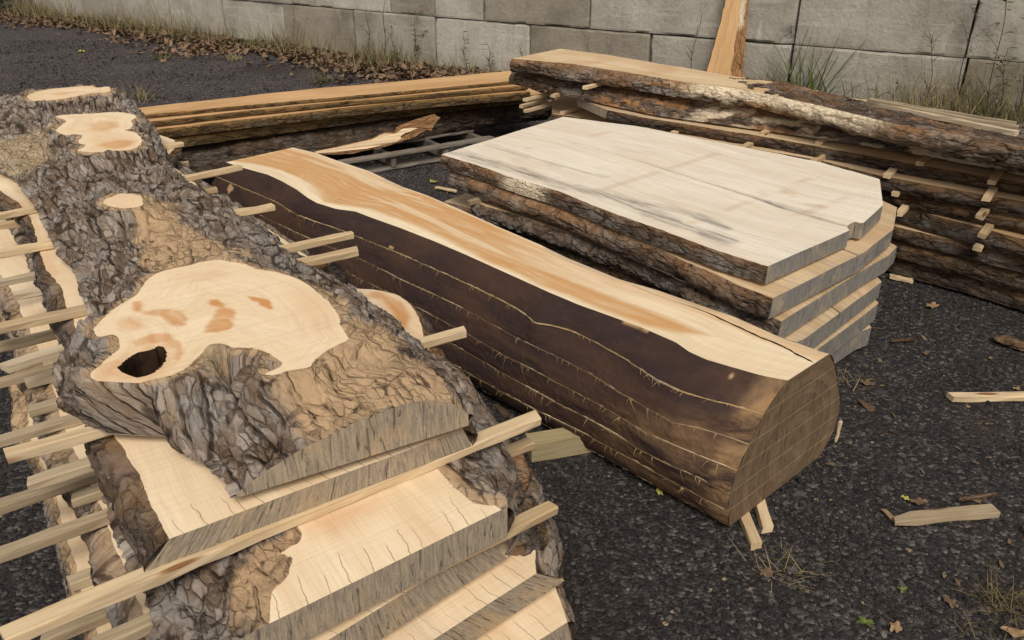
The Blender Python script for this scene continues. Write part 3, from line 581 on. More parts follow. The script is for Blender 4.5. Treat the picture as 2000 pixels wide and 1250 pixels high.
# ================================================================== STACK OF BARK-EDGED SLABS, LEFT FOREGROUND
ZA, ZB, ZC, ZD, ZE, ZF, ZG = .625, .60, .52, .415, .31, .205, .10
sL = PL([(465, 972), (452, 945), (425, 915), (385, 900), (345, 885), (322, 855), (205, 848), (165, 828), (130, 800), (120, 765), (150, 700), (178, 650), (178, 615), (170, 590), (163, 555), (150, 525), (128, 505), (112, 480), (100, 455), (85, 430), (75, 405), (60, 385), (45, 365), (30, 350), (0, 335), (-60, 305), (-90, 265), (-70, 225), (-40, 200)], ZA)
sR = PL([(912, 832), (910, 800), (885, 762), (850, 728), (800, 688), (760, 650), (725, 612), (690, 582), (650, 558), (600, 532), (555, 514), (516, 484), (478, 452), (446, 423), (411, 398), (382, 378), (345, 350), (328, 324), (314, 298), (298, 262), (284, 238), (270, 222), (255, 210), (238, 196)], ZA)
zc = .76
patch1 = PL([(174, 732), (205, 751), (237, 756), (288, 744), (336, 732), (368, 716), (384, 700), (397, 687), (410, 673), (430, 671), (448, 675), (454, 679), (490, 679), (512, 685), (528, 692), (544, 703), (551, 709), (541, 719), (518, 729), (525, 733), (544, 731), (564, 723), (606, 717), (612, 707), (638, 685), (676, 666), (681, 659), (674, 648), (665, 635), (663, 621), (654, 605), (641, 589), (618, 570), (596, 552), (564, 538), (532, 530), (500, 525), (480, 516), (448, 511), (429, 508), (397, 511), (368, 519), (339, 524), (301, 536), (278, 559), (266, 576), (237, 594), (211, 613), (186, 639), (182, 648), (195, 658), (218, 653), (232, 662), (233, 678), (224, 688), (205, 703), (192, 716)], zc)
patch2 = PL([(110, 228), (128, 224), (176, 222), (224, 219), (253, 222), (267, 227), (256, 235), (259, 243), (254, 251), (242, 254), (266, 260), (277, 273), (275, 281), (259, 291), (224, 296), (179, 297), (152, 294), (166, 284), (154, 278), (160, 265), (147, 262), (128, 264), (110, 256), (122, 243), (128, 236)], zc)
patch3 = PL([(202, 395), (221, 385), (240, 380), (275, 385), (277, 403), (256, 408), (230, 408), (211, 404)], zc-.004)
patch4 = PL([(54, 192), (58, 185), (80, 177), (128, 171), (173, 168), (192, 171), (211, 169), (213, 179), (179, 182), (128, 192), (96, 196), (70, 198)], zc)
def ragged(p, seed, amp=.0022, per=8):
    p = np.asarray(p)[:, :2]; n = len(p); out = []
    for i in range(n):
        a, b, c, d = p[i-1], p[i], p[(i+1) % n], p[(i+2) % n]
        for t in np.linspace(0, 1, per, endpoint=False): out.append(.5*(2*b+(c-a)*t+(2*a-5*b+4*c-d)*t*t+(-a+3*b-3*c+d)*t**3))
    o = np.array(out); o = o+amp*np.stack([fbm(o[:, 0]*60, o[:, 1]*60, seed, 4, seed), fbm(o[:, 0]*60, o[:, 1]*60, seed+5., 4, seed+3)], 1); return o
patch1 = ragged(patch1, 1, .0018, 3); patch2 = ragged(patch2, 2, .006); patch3 = ragged(patch3, 3, .004); patch4 = ragged(patch4, 4, .006)
hole = PL([(228, 718), (243, 704), (258, 694), (270, 688), (288, 685), (300, 681), (308, 675), (320, 678), (327, 690), (325, 704), (316, 717), (304, 727), (286, 734), (268, 738), (252, 733), (238, 727)], zc)
q = lambda pts: PL(pts, zc)
stains = [(q([(262, 590), (272, 588), (280, 606), (320, 605), (349, 607), (368, 622), (368, 636), (346, 641), (333, 629), (314, 616), (282, 616), (256, 606)]), .008, .85),
          (q([(402, 583), (426, 584), (448, 600), (461, 622), (448, 639), (422, 648), (405, 648), (403, 638), (416, 622), (422, 603)]), .008, .9),
          (q([(477, 577), (512, 581), (528, 590), (541, 610), (525, 606), (506, 590)]), .006, 1.),
          (q([(232, 632), (250, 618), (280, 620), (292, 632), (270, 645), (245, 643)]), .02, .6),
          (q([(560, 560), (610, 580), (640, 620), (630, 655), (600, 640), (575, 600)]), .05, .35), (q([(340, 545), (420, 525), (450, 535), (380, 560)]), .05, .25),
          (q([(205, 735), (225, 705), (260, 680), (300, 668), (335, 672), (345, 695), (330, 720), (290, 742), (240, 748)]), .035, .45), (q([(256, 668), (290, 655), (336, 655), (352, 668), (358, 690), (346, 702), (345, 680), (330, 668), (290, 668), (262, 682)]), .008, .75), (q([(185, 735), (200, 715), (230, 700), (240, 710), (215, 725), (205, 745)]), .01, .5),
          (q([(172, 243), (200, 236), (230, 240), (232, 248), (200, 256), (175, 252)]), .03, .55), (q([(195, 281), (230, 273), (262, 274), (262, 284), (230, 290), (205, 290)]), .025, .7), (q([(95, 183), (120, 180), (160, 178), (120, 186)]), .03, .5)]
tt = lambda pts: PL(pts, .72)
tans = [tt([(530, 765), (600, 722), (690, 650), (740, 640), (850, 730), (935, 800), (800, 800), (700, 812), (620, 850), (565, 810)]), tt([(270, 420), (330, 400), (370, 440), (420, 470), (500, 515), (430, 520), (360, 530), (300, 535), (270, 500), (255, 450)]), tt([(195, 392), (240, 370), (290, 383), (300, 402), (260, 424), (210, 418)]), tt([(465, 685), (510, 690), (545, 712), (520, 735), (480, 720)])]
dusts = [tt([(-40, 255), (70, 240), (110, 255), (90, 292), (40, 312), (-40, 305)]), tt([(405, 705), (440, 690), (452, 720), (420, 748)]), tt([(300, 782), (330, 770), (342, 800), (310, 808)])]
prof = [(0, .012), (.1, .036), (.3, .072), (.47, .096), (.65, .108), (.8, .10), (.92, .075), (1, .03)]
flitch('bark_topped_slab', 'thick rough bark covered slab with pale sawn knots and a dark knot hole on top', 'wood slab', sL, sR, ZA, prof, zc, [patch1, patch2, patch3, patch4], seed=3, ncol=230, nst=800, near=1.45,
       T=[(0, 1.), (.25, 1.08), (.6, 1.1), (1.6, 1.0), (2.4, .72), (6, .5)], slopes=(.22, .035, 1.25), hole=hole, stain=stains, tanp=tans, dustp=dusts, group='slabs in the bark topped stack', amp=.030)
# second slab
L_ = PL([(331, 1052), (318, 1034), (300, 990), (280, 948), (262, 912), (242, 880), (222, 852), (190, 760), (168, 690), (154, 660), (143, 624), (129, 596), (120, 565), (92, 529), (76, 493), (67, 448), (60, 425), (36, 396), (0, 372), (-60, 335), (-120, 290)], ZB)
R_ = PL([(905, 838), (890, 800), (862, 750), (838, 690), (825, 650), (820, 622), (805, 594), (770, 573), (730, 565), (690, 563), (655, 550), (640, 540), (600, 528), (552, 505), (518, 473), (496, 458), (482, 438), (470, 420), (448, 414), (416, 389), (397, 379), (384, 360), (352, 335), (332, 322), (326, 304), (342, 290), (340, 273), (300, 260)], ZB)
lobe = PL([(726, 568), (760, 575), (790, 592), (800, 612), (796, 640), (790, 655), (780, 640), (770, 612), (745, 590), (715, 578)], ZB)
def fnB(x, y, u, w, t, s):
    return {'stain': .8*sst(.006, -.006, sdpoly(x, y, lobe)+.01*fbm(x*20, y*20, 0, 3, 4))+.25*sst(.2, .6, fbm(x*3, y*3, 0, 3, 3)), 'dirt': .35*sst(.3, .8, fbm(x*2, y*2, 0, 3, 9))}
slab('wood_slab', 'cream topped slab with dark bark edge directly under the bark covered slab', 'wood slab', L_, R_, ZB, .055, bark='barkdark', seed=11, group='slabs in the bark topped stack', fL=.045, fR=.03, tanL=.32, tanR=.5, fn=fnB, step=.009, amp=.016, crackn=8, cols=60)
# third slab: bark wraps over its left top
ce = P(950, 1010, ZC); cd_ = P(522, 1220, ZC)-ce; cd_ /= np.linalg.norm(cd_)
cL = np.vstack([[ce+cd_*.70], PL([(322, 1215), (300, 1165), (268, 1110), (248, 1050), (225, 960), (200, 880), (165, 770), (140, 690), (105, 610), (65, 510), (10, 410), (-70, 350)], .44)])
cR = np.vstack([[ce-cd_*.055], PL([(985, 1010), (998, 950), (985, 905), (950, 855), (910, 810), (870, 745), (830, 700), (780, 650), (700, 580), (600, 530), (520, 480), (470, 430), (400, 380), (330, 310)], .44)])
cp = PL([(505, 1262), (522, 1230), (528, 1178), (534, 1154), (558, 1130), (570, 1090), (546, 1082), (588, 1054), (574, 1022), (520, 960), (430, 860), (330, 720), (260, 620), (200, 520), (120, 420), (40, 350), (200, 300), (330, 330), (470, 440), (600, 560), (720, 690), (800, 850), (845, 905), (880, 943), (925, 982), (962, 1016)], ZC)
flitch('bark_topped_slab', 'cream faced slab with ragged bark over its left side, below the long front stick', 'wood slab', cL, cR, .44, [(0, .02), (.05, .045), (.15, .062), (.5, .07), (.9, .062), (1, .03)], ZC, [ragged(cp, 5, .003, 4)], seed=8, ncol=200, nst=420, near=1.5,
       slopes=(.12, .06, .35), tanp=[PL([(590, 1030), (500, 1080), (440, 1130), (470, 1200), (520, 1240), (575, 1100), (600, 1050)], .51), PL([(840, 915), (900, 960), (965, 1020), (940, 1000), (880, 930)], .51)], stain=[(PL([(600, 1010), (650, 985), (735, 975), (730, 1000), (660, 1045), (620, 1040)], ZC), .05, .5)], checks=26, group='slabs in the bark topped stack', amp=.024, skirt=.02)
L_ = PL([(420, 1384), (345, 1330), (310, 1270), (282, 1200), (250, 1120), (192, 981), (158, 909), (130, 840), (95, 740), (60, 650), (20, 560), (-60, 470), (-120, 410)], ZD)
R_ = PL([(950, 1061), (985, 1020), (975, 965), (940, 920), (900, 860), (860, 800), (800, 700), (700, 590), (600, 520), (500, 450), (400, 370), (330, 310)], ZD)
slab('wood_slab', 'sawn slab showing only a narrow cream strip, fourth from the top', 'wood slab', L_, R_, ZD, .08, seed=14, group='slabs in the bark topped stack', fL=.03, fR=.05, tanL=.5, tanR=.3, step=.01, amp=.018, crackn=22, cols=60, bulge=.03)
L_ = PL([(330, 1578), (250, 1400), (192, 1250), (178, 1192), (149, 1116), (139, 1082), (106, 957), (74, 890), (56, 830), (50, 770), (44, 700), (30, 640), (10, 580), (-50, 500)], ZE)
R_ = PL([(1046, 1121), (1045, 1070), (1035, 1010), (1010, 930), (980, 880), (935, 810), (870, 720), (800, 660), (700, 570), (600, 500), (500, 430), (400, 360)], ZE)
slab('wood_slab', 'low cream slab with broad exposed left side under crossing sticks, fifth from the top', 'wood slab', L_, R_, ZE, .08, seed=17, group='slabs in the bark topped stack', fL=.02, fR=.06, tanL=.9, tanR=.2, step=.01, amp=.014, crackn=26, cols=70, bulge=.02, fn=lambda x, y, u, w, t, s: {'dirt': .3*sst(.1, .6, fbm(x*4, y*4, 0, 3, 3))})
L_ = PL([(380, 1682), (320, 1490), (270, 1320), (235, 1200), (190, 1060), (150, 960), (110, 860), (80, 760), (30, 640)], ZF)
R_ = PL([(1108, 1215), (1085, 1150), (1065, 1080), (1030, 1000), (990, 930), (930, 850), (850, 750), (700, 620), (550, 520), (420, 420)], ZF)
slab('wood_slab', 'grey ended slab near the ground, second lowest of the bark topped stack', 'wood slab', L_, R_, ZF, .078, seed=19, group='slabs in the bark topped stack', fL=.02, fR=.015, tanL=.5, step=.012, crackn=10, cols=40)
L_ = PL([(330, 1773), (330, 1560), (290, 1380), (250, 1240), (210, 1100), (170, 960), (130, 850), (90, 720)], ZG)
R_ = PL([(1085, 1290), (1070, 1220), (1050, 1140), (1010, 1050), (970, 980), (900, 890), (820, 800), (700, 680), (540, 560), (420, 460)], ZG)
slab('wood_slab', 'lowest slab of the bark topped stack, lying just above the gravel', 'wood slab', L_, R_, ZG, .074, seed=23, group='slabs in the bark topped stack', fL=-.01, fR=-.03, tanL=.5, step=.014, cols=30)
# burl lumps and shelf fungus on the right flank
def lump(name, label, cat, pos, size, mat, seed, group=None, attrs=None, squash=1.):
    n, m = 26, 40; th = np.linspace(0, math.pi, n)[:, None]; ph = np.linspace(0, 2*math.pi, m)[None]
    d = np.stack([np.sin(th)*np.cos(ph), np.sin(th)*np.sin(ph), np.cos(th)+0*ph], -1)
    k = 1+.32*fbm(d[..., 0]*1.7+seed, d[..., 1]*1.7, d[..., 2]*1.7, 4, seed)
    k[:, -1] = k[:, 0]; V = d*k[..., None]*np.array(size)+np.array(pos); hb, _ = barkh(ph*.12+0*th+seed, th*.1+0*ph, seed)
    V += d*(hb[..., None]-.4)*.008; V[:, -1] = V[:, 0]
    o = mk(name, V.reshape(-1, 3), grid_faces(n, m), M[mat], loc=np.array(pos), attrs={'grain': (d*.12+seed).reshape(-1, 3), 'bh': np.clip(hb, 0, 1).ravel(), 'tan': (.6*(fbm(d[..., 0]*2, d[..., 1]*2, 0, 3, seed) > .1)).ravel().astype(float), 'bare': np.zeros(n*m), 'dust': np.zeros(n*m)})
    return tag(o, label, cat, group)
lump('bark_lump', 'knobbly grey brown bark burl bulging beside the third slab end', 'bark', P(975, 935, .36), (.075, .10, .06), 'barkbrown', 2)
lump('bark_lump', 'dark rounded bark burl on the right flank near the lowest stick', 'bark', P(1015, 1035, .30), (.055, .10, .075), 'barkdark', 5)
lump('bark_lump', 'small grey bark burl peeking out under the paired right sticks', 'bark', P(655, 545, .50), (.045, .07, .05), 'barkdark', 9)
lump('bark_lump', 'tan bark knob behind the paired right sticks above the grey burl', 'bark', P(615, 532, .53), (.05, .06, .035), 'barkbrown', 12)
for k, (px_, py_, z_, s_, lb) in enumerate([(1007, 1073, .315, .03, 'white frilly shelf fungus clump near the lowest right slab corner'), (889, 948, .475, .016, 'tiny white fungus curl on the bark beside the third slab')]):
    V, Fq, off = [], [], 0
    for i in range(9):
        a = rng.uniform(0, 6.28); r0 = s_*rng.uniform(.25, .5); c_ = P(px_, py_, z_)+rng.normal(size=3)*s_*.4; t_ = np.linspace(0, 2*math.pi, 15); r_ = r0*(1+.2*np.sin(3*t_+a))
        ring0 = np.stack([c_[0]+r_*np.cos(t_), c_[1]+r_*np.sin(t_), c_[2]+.25*r0*np.sin(2*t_+a)], 1)
        for dz, sc_ in ((0, 1), (.004, .9), (.004, .55), (-.002, .6)): V.append(c_+(ring0-c_)*sc_+np.array([0, 0, dz]))
        Fq.append(grid_faces(4, 15, off)); off += 60
    tag(mk('shelf_fungus', np.concatenate(V), np.concatenate(Fq), M['shelf'], loc=P(px_, py_, z_)), lb, 'fungus')
# sticks between those slabs
D0 = np.array([.82, .573, 0]); D0 /= np.linalg.norm(D0)
GS = 'drying sticks between the bark topped slabs'
def lr(lp, rp, z, ln=.86, z2=None):
    """stick from a left and/or a right end seen in the picture, lying at height z"""
    if lp and rp: return P(*lp, z), P(*rp, z)
    if rp: b = P(*rp, z); return b-D0*ln, b
    a = P(*lp, z); return a, a+D0*ln
AB = .6255; BC = .5450; CD = .4405; DE = .3355; EF = .23
for k, (lp, rp, z, mt, lb) in enumerate([
    ((8, 882), (908, 640), AB, 'stick', 'pale stick crossing under the bark covered slab at its big sawn knot'),
    ((-30, 640), (698, 484), AB, 'stick', 'pale stick passing under the bark slab, lower one of the close right pair'),
    (None, (688, 452), AB, 'stick', 'pale square stick poking out right, upper one of the close right pair'),
    ((-40, 495), (533, 399), AB, 'stick', 'pale stick poking out right over the dark log beside its wavy cream edge'),
    ((-40, 424), (468, 322), AB, 'stick', 'pale stick whose tip nearly touches the dark log far top corner'),
    (None, (355, 277), AB, 'stick', 'short pale stick tip beside the rounded cream lobe far up the bark stack'),
    ((2, 1236), (1051, 807), BC, 'stick', 'long pale stick lying across the near end above the stained cream slab'),
    (None, (1037, 858), CD, 'stick', 'pale stick end just below the right tip of the long front stick'),
    ((53, 938), (844, 676), BC, 'stickgrey', 'grey stick sticking out left, just in front of the long pale one'),
    ((6, 712), (640, 508), BC, 'stickgrey', 'weathered stick with square end level with the knot hole at left'),
    ((25, 573), None, BC, 'stickgrey', 'greyed stick with clean cut end left of the tan bark edge'),
    ((-30, 552), None, BC, 'stickgrey', 'grey brown stick at the left border above the clean cut one'),
    (None, (422, 365), BC, 'stick', 'short pale stick tip over the dark log far left end'),
    ((-20, 675), None, BC, 'stickgrey', 'shaded stick at the left border between two bright ones'),
    ((48, 742), None, CD, 'stickgrey', 'grey stick with blunt end behind the knot lobe at left'),
    (None, (874, 716), CD, 'stickgrey', 'pale stick end low on the right below the cream lobe'),
    (None, (368, 315), CD, 'stick', 'thin stick tip peeking from the far right side of the bark stack'),
    ((54, 797), None, CD, 'stickgrey', 'short looking grey stick left of the frilly knot lobe'),
    ((-30, 862), None, CD, 'stickgrey', 'dull stick at left border just above the long pale one'),
    ((-30, 990), None, CD, 'stickgrey', 'dull stick at left border ending under the grey square stick'),
    ((139, 970), None, CD, 'stickgrey', 'brown grey stick whose end rests on the low cream slab'),
    ((-40, 1088), None, CD, 'stickgrey', 'tan stick running in from the lower left border above the long pale one'),
    (None, (1080, 984), CD, 'stick', 'stubby pale stick end jutting over gravel at the lower right of the stack'),
    ((132, 1133), None, DE, 'stickgrey', 'brown grey square stick above the long front stick at lower left'),
    ((80, 1242), None, DE, 'stickgrey', 'grey stick tip just below the long front stick at lower left'),
    ((182, 1255), None, CD, 'stickgrey', 'grey stick at the bottom border under the long front stick'),
    ((-20, 745), None, CD, 'stickgrey', 'grey stick at left border just below the knot hole level'),
    ]):
    a, b = lr(lp, rp, z)
    stick('wooden_stick', lb, 'stick', a, b, w=.040 if lb.startswith('long') else .030+.006*rng.random(), h=.0235, mat=mt, group=GS, seed=k)
# split second stick lying against the long one
a, b = P(560, 1003, BC+.001), P(925, 862, BC+.001)

# ================================================================== SAWN DARK LOG
def log():
    zk = [.45, .383, .306, .237, .168, .10, .03]
    KL = [[(441, 317), (472, 327), (523, 341), (551, 354), (579, 370), (602, 387), (618, 396), (656, 408), (694, 413), (728, 426), (784, 446), (848, 471), (911, 498), (993, 535), (1075, 572), (1130, 595), (1183, 614), (1219, 627), (1250, 638), (1321, 669), (1346, 687), (1379, 702), (1416, 713), (1479, 731), (1500, 736), (1539, 743)],
          [(422, 344), (464, 362), (500, 377), (538, 393), (579, 418), (612, 431), (656, 445), (689, 458), (733, 475), (784, 496), (850, 525), (901, 548), (963, 577), (1004, 599), (1027, 614), (1045, 630), (1080, 635), (1114, 644), (1157, 664), (1219, 698), (1250, 719), (1281, 741), (1327, 762), (1375, 777), (1435, 791), (1490, 808)],
          [(409, 372), (461, 398), (515, 423), (579, 454), (630, 477), (692, 500), (733, 519), (784, 546), (850, 575), (911, 605), (965, 634), (1001, 655), (1055, 681), (1096, 699), (1157, 731), (1208, 764), (1270, 799), (1312, 824), (1364, 835), (1406, 847), (1460, 866)],
          [(405, 400), (460, 428), (520, 456), (605, 498), (648, 518), (733, 558), (850, 618), (914, 652), (983, 692), (1029, 715), (1093, 749), (1150, 778), (1200, 806), (1254, 841), (1326, 873), (1380, 895), (1436, 917)],
          [(405, 432), (500, 480), (600, 530), (700, 580), (868, 662), (927, 695), (983, 728), (1029, 754), (1080, 782), (1140, 812), (1200, 846), (1243, 873), (1308, 907), (1362, 931), (1421, 961)],
          [(410, 458), (600, 556), (760, 640), (850, 690), (940, 742), (1040, 797), (1150, 850), (1250, 905), (1330, 948), (1420, 998)],
          [(425, 482), (620, 585), (780, 670), (900, 738), (1000, 795), (1115, 858), (1200, 905), (1300, 960), (1425, 1028)]]
    KL = [PL(k, z) for k, z in zip(KL, zk)]
    R0 = PL([(572, 288), (618, 299), (656, 313), (720, 334), (784, 364), (835, 382), (900, 410), (980, 446), (1055, 478), (1106, 503), (1208, 545), (1285, 567), (1379, 600), (1437, 620), (1518, 656), (1604, 687), (1620, 691)], .45)
    ax = KL[0][-1][:2]-KL[0][0][:2]; ln = np.linalg.norm(ax); ax /= ln; n = 800; ts = np.linspace(0, 1, n)
    Ls = [bez(along(k, ts, ax)) for k in KL]; R0 = bez(along(R0, ts, ax)); pv = np.array([-ax[1], ax[0]])      # pv: towards the far right side
    Ro = [0, .055, .10, .14, .16, .15, .08]; Rs = [R0+pv*o for o in Ro]
    # the near end is one vertical saw cut
    e0 = Ls[0][-1]; ed = R0[-1]-e0; ed /= np.linalg.norm(ed); en = np.array([ed[1], -ed[0]])
    for A in (Ls, Rs):
        for q_ in A: dlt = (q_[-1]-e0)@en/(ax@en); q_ -= ax[None]*dlt*(ts**6)[:, None]
    root = empty('sawn_log', np.append((Ls[3].mean(0)+Rs[3].mean(0))/2, .03), 'dark peeled log with flat striped top, sawn lengthwise and left closed up', 'log')
    hpoly = PL([(450, 314), (500, 322), (560, 335), (605, 360), (622, 380), (630, 395), (670, 402), (720, 408), (800, 438), (880, 474), (960, 516), (1050, 556), (1150, 596), (1250, 634), (1330, 652), (1400, 658), (1300, 616), (1200, 578), (1100, 540), (1000, 503), (900, 462), (800, 415), (700, 368), (630, 325), (566, 291)], .45)
    for i in range(6):
        lt, lb, rt, rb = Ls[i], Ls[i+1], Rs[i], Rs[i+1]; z0, z1 = zk[i]-(.0003 if i else 0), zk[i+1]+.0003
        m = 70 if i == 0 else 4; ws = np.linspace(0, 1, m); V, Fq, GR, A, mi, off = [], [], [], {k: [] for k in ('stain', 'dirt', 'barkm', 'crack', 'fade', 'low', 'spot')}, [], 0
        def add(v, nn, mm, flip, g_, mat, **at):
            nonlocal off
            V.append(v.reshape(-1, 3)); Fq.append(grid_faces(nn, mm, off, flip)); mi.append(np.full((nn-1)*(mm-1), mat)); off += nn*mm; GR.append(g_.reshape(-1, 3))
            for k in A: A[k].append(np.asarray(at.get(k, np.zeros((nn, mm)))).ravel())
        U = (ts*ln)[:, None]
        top = lt[:, None]*(1-ws[None, :, None])+rt[:, None]*ws[None, :, None]; wid = np.linalg.norm(rt-lt, axis=1)[:, None]
        z = np.full((n, m), z0); at = {}
        if i == 0:
            x, y = top[..., 0], top[..., 1]; dR = (1-ws[None])*wid
            hd = sdpoly(x, y, hpoly[:, :2])+.006*fbm(x*8, y*8, 0, 3, 3); right = sst(.085, .12, ws[None]*wid+.02*fbm(U*2, 0*U, 0, 3, 2))*sst(.95, .5, ts)[:, None]*sst(.0, .04, (1-ws[None])*wid+.01); at['stain'] = np.clip(np.maximum(.95*sst(.016, -.03, hd), .72*right*(hd > -.02)*sst(-.3, .3, fbm(U*1.2, (1-ws[None])*wid*22, 0, 4, 6)+.25)*(hd < .25)+.45*right*sst(.75, .4, ts)[:, None]), 0, 1)
            at['stain'] = np.maximum(at['stain'], .5*sst(.5, .7, ts)[:, None]*sst(.075, .06, dR+.01*fbm(U*5, 0*U, 0, 3, 4)))
            at['dirt'] = .55*sst(.045, .0, dR)*sst(.2, .6, fbm(U*4, 0*U, 0, 4, 8)+.4)
        add(np.concatenate([top, z[..., None]], 2), n, m, False, np.stack([U+0*ws[None], ws[None]*wid, np.full((n, m), 2.)], -1), 0, **at)
        bt = lb[:, None]*(1-ws[None, :, None])+rb[:, None]*ws[None, :, None]; add(np.concatenate([bt, np.full((n, m, 1), z1)], 2), n, m, True, np.stack([U+0*ws[None], ws[None]*wid, np.full((n, m), 3.)], -1), 0)
        K = 10; ks = np.linspace(0, 1, K); out = -pv
        for sd_, a, b, sg in ((0, lt, lb, 1), (1, rt, rb, -1)):
            v = a[:, None]*(1-ks[None, :, None])+b[:, None]*ks[None, :, None]; zz = z0*(1-ks)+z1*ks+0*U
            bl = (.010 if i == 0 else .004)*np.sin(np.pi*ks)[None]+.0022*fbm(U*6, zz*30, sd_*5., 4, 33)+.0015*fbm(U*50, zz*60, 2., 3, 34)
            v = v+(out*sg)[None, None]*bl[..., None]
            tq = ts[:, None]+0*ks[None]; low = sst(.36, .2, zz); fd = .4*sst(.91, .995, tq+.14*(.42-zz)/.42*0+.10*low*(tq > .7))*(.25+.75*sst(.42, .30, zz)) + .9*sst(.972, .99, tq)
            sp = np.zeros_like(zz)
            if sd_ == 0:
                for (t0, zz0, ra, rz) in ((.958, .437, .010, .005), (.842, .4485, .05, .003), (.47, .39, .012, .006), (.06, .36, .03, .02)):
                    sp = np.maximum(sp, sst(1.1, .6, np.hypot((tq-t0)*ln/ra, (zz-zz0)/rz)+.7*fbm(tq*ln*45, zz*110, 0, 4, 4)))
            add(np.concatenate([v, zz[..., None]], 2), n, K, sg < 0, np.stack([U+0*ks[None], zz*sg+sd_*3, 0*zz], -1), 2, fade=np.clip(fd, 0, 1), low=low*(1-.6*sd_), spot=sp)
        for e, fl in ((n-1, False), (0, True)):
            mm = 30; w2 = np.linspace(0, 1, mm); k2 = np.linspace(0, 1, 5)
            tp = lt[e]*(1-w2[:, None])+rt[e]*w2[:, None]; bp = lb[e]*(1-w2[:, None])+rb[e]*w2[:, None]
            v = tp[None]*(1-k2[:, None, None])+bp[None]*k2[:, None, None]; zz = z0*(1-k2)[:, None]+z1*k2[:, None]+0*w2[None]
            d_ = (v-e0[None, None])@ed; rim = np.minimum(w2, 1-w2)[None]*np.linalg.norm(rt[e]-lt[e])+0*zz
            add(np.concatenate([v, zz[..., None]], 2), 5, mm, fl, np.stack([d_, zz, np.full_like(zz, e*.01)], -1), 1)
        mk('slab', np.concatenate(V), np.concatenate(Fq), [M['logtop'], M['endlog'], M['logside']], root, np.concatenate(mi), {'grain': np.concatenate(GR), **{k: np.concatenate(a) for k, a in A.items()}}, smooth=False)
    # pale torn lips along every saw kerf, across the end too, and hanging whiskers
    V, Fq, RN, off = [], [], [], 0
    def ribbon(pa, pb, r_):
        nonlocal off
        k = len(pa); V.append(np.stack([pa, pb], 1).reshape(-1, 3)); Fq.append(grid_faces(k, 2, off)); RN.append(np.full(2*k, r_)); off += 2*k
    for i in range(1, 6):
        l3 = np.concatenate([Ls[i], np.full((n, 1), zk[i])], 1); jit = fbm(ts*ln*14, 0*ts, i, 5, 61+i); hgt = np.clip((.0016 if i == 1 else -.0003)+.0016*jit, .0001, .004)
        o3 = np.append(-pv, 0); e_ = .0035+.002*fbm(ts*ln*30, 0*ts, i, 3, 71)
        pa = l3+o3*e_[:, None]+np.array([0, 0, 1])*hgt[:, None]; pb = l3+o3*(e_+.001)[:, None]-np.array([0, 0, 1])*hgt[:, None]*.7
        ribbon(pa, pb, .45 if i == 1 else .2)
        a3, b3 = np.append(Ls[i][-1], zk[i]), np.append(Rs[i][-1], zk[i]); w2 = np.linspace(0, 1, 60); E_ = a3*(1-w2[:, None])+b3*w2[:, None]+np.append(en if en@ax > 0 else -en, 0)*.0015
        hw = np.clip((-.0002 if i == 1 else -.0013)+.0012*fbm(w2*9, 0*w2, i, 3, 5+i), .00002, .002)[:, None]*np.array([0, 0, 1]); ribbon(E_+hw, E_-hw, .0)
        for q_ in range(95):
            k = int(rng.uniform(.03, .99)*n); b0 = l3[k]+o3*.006; ln_ = np.exp(rng.normal(-3.9, .5)); s_ = np.linspace(0, 1, 6)[:, None]; dr = rng.normal()*.5
            path = b0+np.append(ax, 0)*(dr*s_*ln_)+o3*(ln_*.25*np.sin(s_*2.2))-np.array([0, 0, 1])*(ln_*s_**1.3*rng.choice([1, 1, .8, -.35]))
            wv_ = np.append(ax, 0)*.0008*(1-.7*s_); ribbon(path+wv_, path-wv_, rng.random())
    mk('saw_fibres', np.concatenate(V), np.concatenate(Fq), M['fibre'], root, attrs={'rnd': np.concatenate(RN)}, smooth=False)
    cp_ = spline(PL([(1235, 557), (1300, 582), (1354, 600), (1396, 617), (1458, 646), (1500, 664), (1537, 681), (1568, 697), (1591, 708)], .4508), 12); k = len(cp_); tg = np.gradient(cp_, axis=0); nn_ = np.stack([-tg[:, 1], tg[:, 0], 0*tg[:, 0]], 1); nn_ /= np.linalg.norm(nn_, axis=1)[:, None]; s_ = np.linspace(0, 1, k)
    wd_ = (.0006+.0034*sst(.1, .5, s_)*sst(1., .93, s_)*(1+.4*fbm(s_*30, 0*s_, 0, 3, 4)))[:, None]; cp_ = cp_+nn_*(.003*fbm(s_*12, 0*s_, 0, 4, 9))[:, None]
    mk('drying_crack', np.stack([cp_-nn_*wd_, cp_+nn_*wd_], 1).reshape(-1, 3), grid_faces(k, 2), M['rot'], root)
    # two dark nail marks on the top
    for (a, b) in ((525, 310), (539, 319), (664, 390)):
        c_ = P(a, b, .4505); t_ = np.linspace(0, 6.283, 13); ring = np.stack([c_[0]+.013*np.cos(t_)*ax[0]*1.6-.005*np.sin(t_), c_[1]+.013*np.cos(t_)*ax[1]*1.2+.005*np.sin(t_), c_[2]+0*t_], 1)
        mk('dark_mark', np.concatenate([ring, c_[None]]), np.array([[i, i+1, 13] for i in range(12)]), M['rot'], root)
log()
def beam(name, label, cat, a, b, w, h, mat, group=None, seed=0): return stick(name, label, cat, a, b, w, h, mat, group, seed)
beam('timber_block', 'short square timber propping up the dark log on the gravel', 'timber', P(1032, 858, .075), P(1032, 858, .075)+np.array([.80, .22, 0])*.6, .070, .073, 'timber', seed=3)
GL = 'small sticks under the dark log end'
stick('wooden_stick', 'tan stick under the dark log end, the longer protruding of two', 'stick', P(1478, 1060, .027), P(1478, 1060, .027)+np.array([-.02, .55, .0]), .034, .026, 'stick', GL, 71)
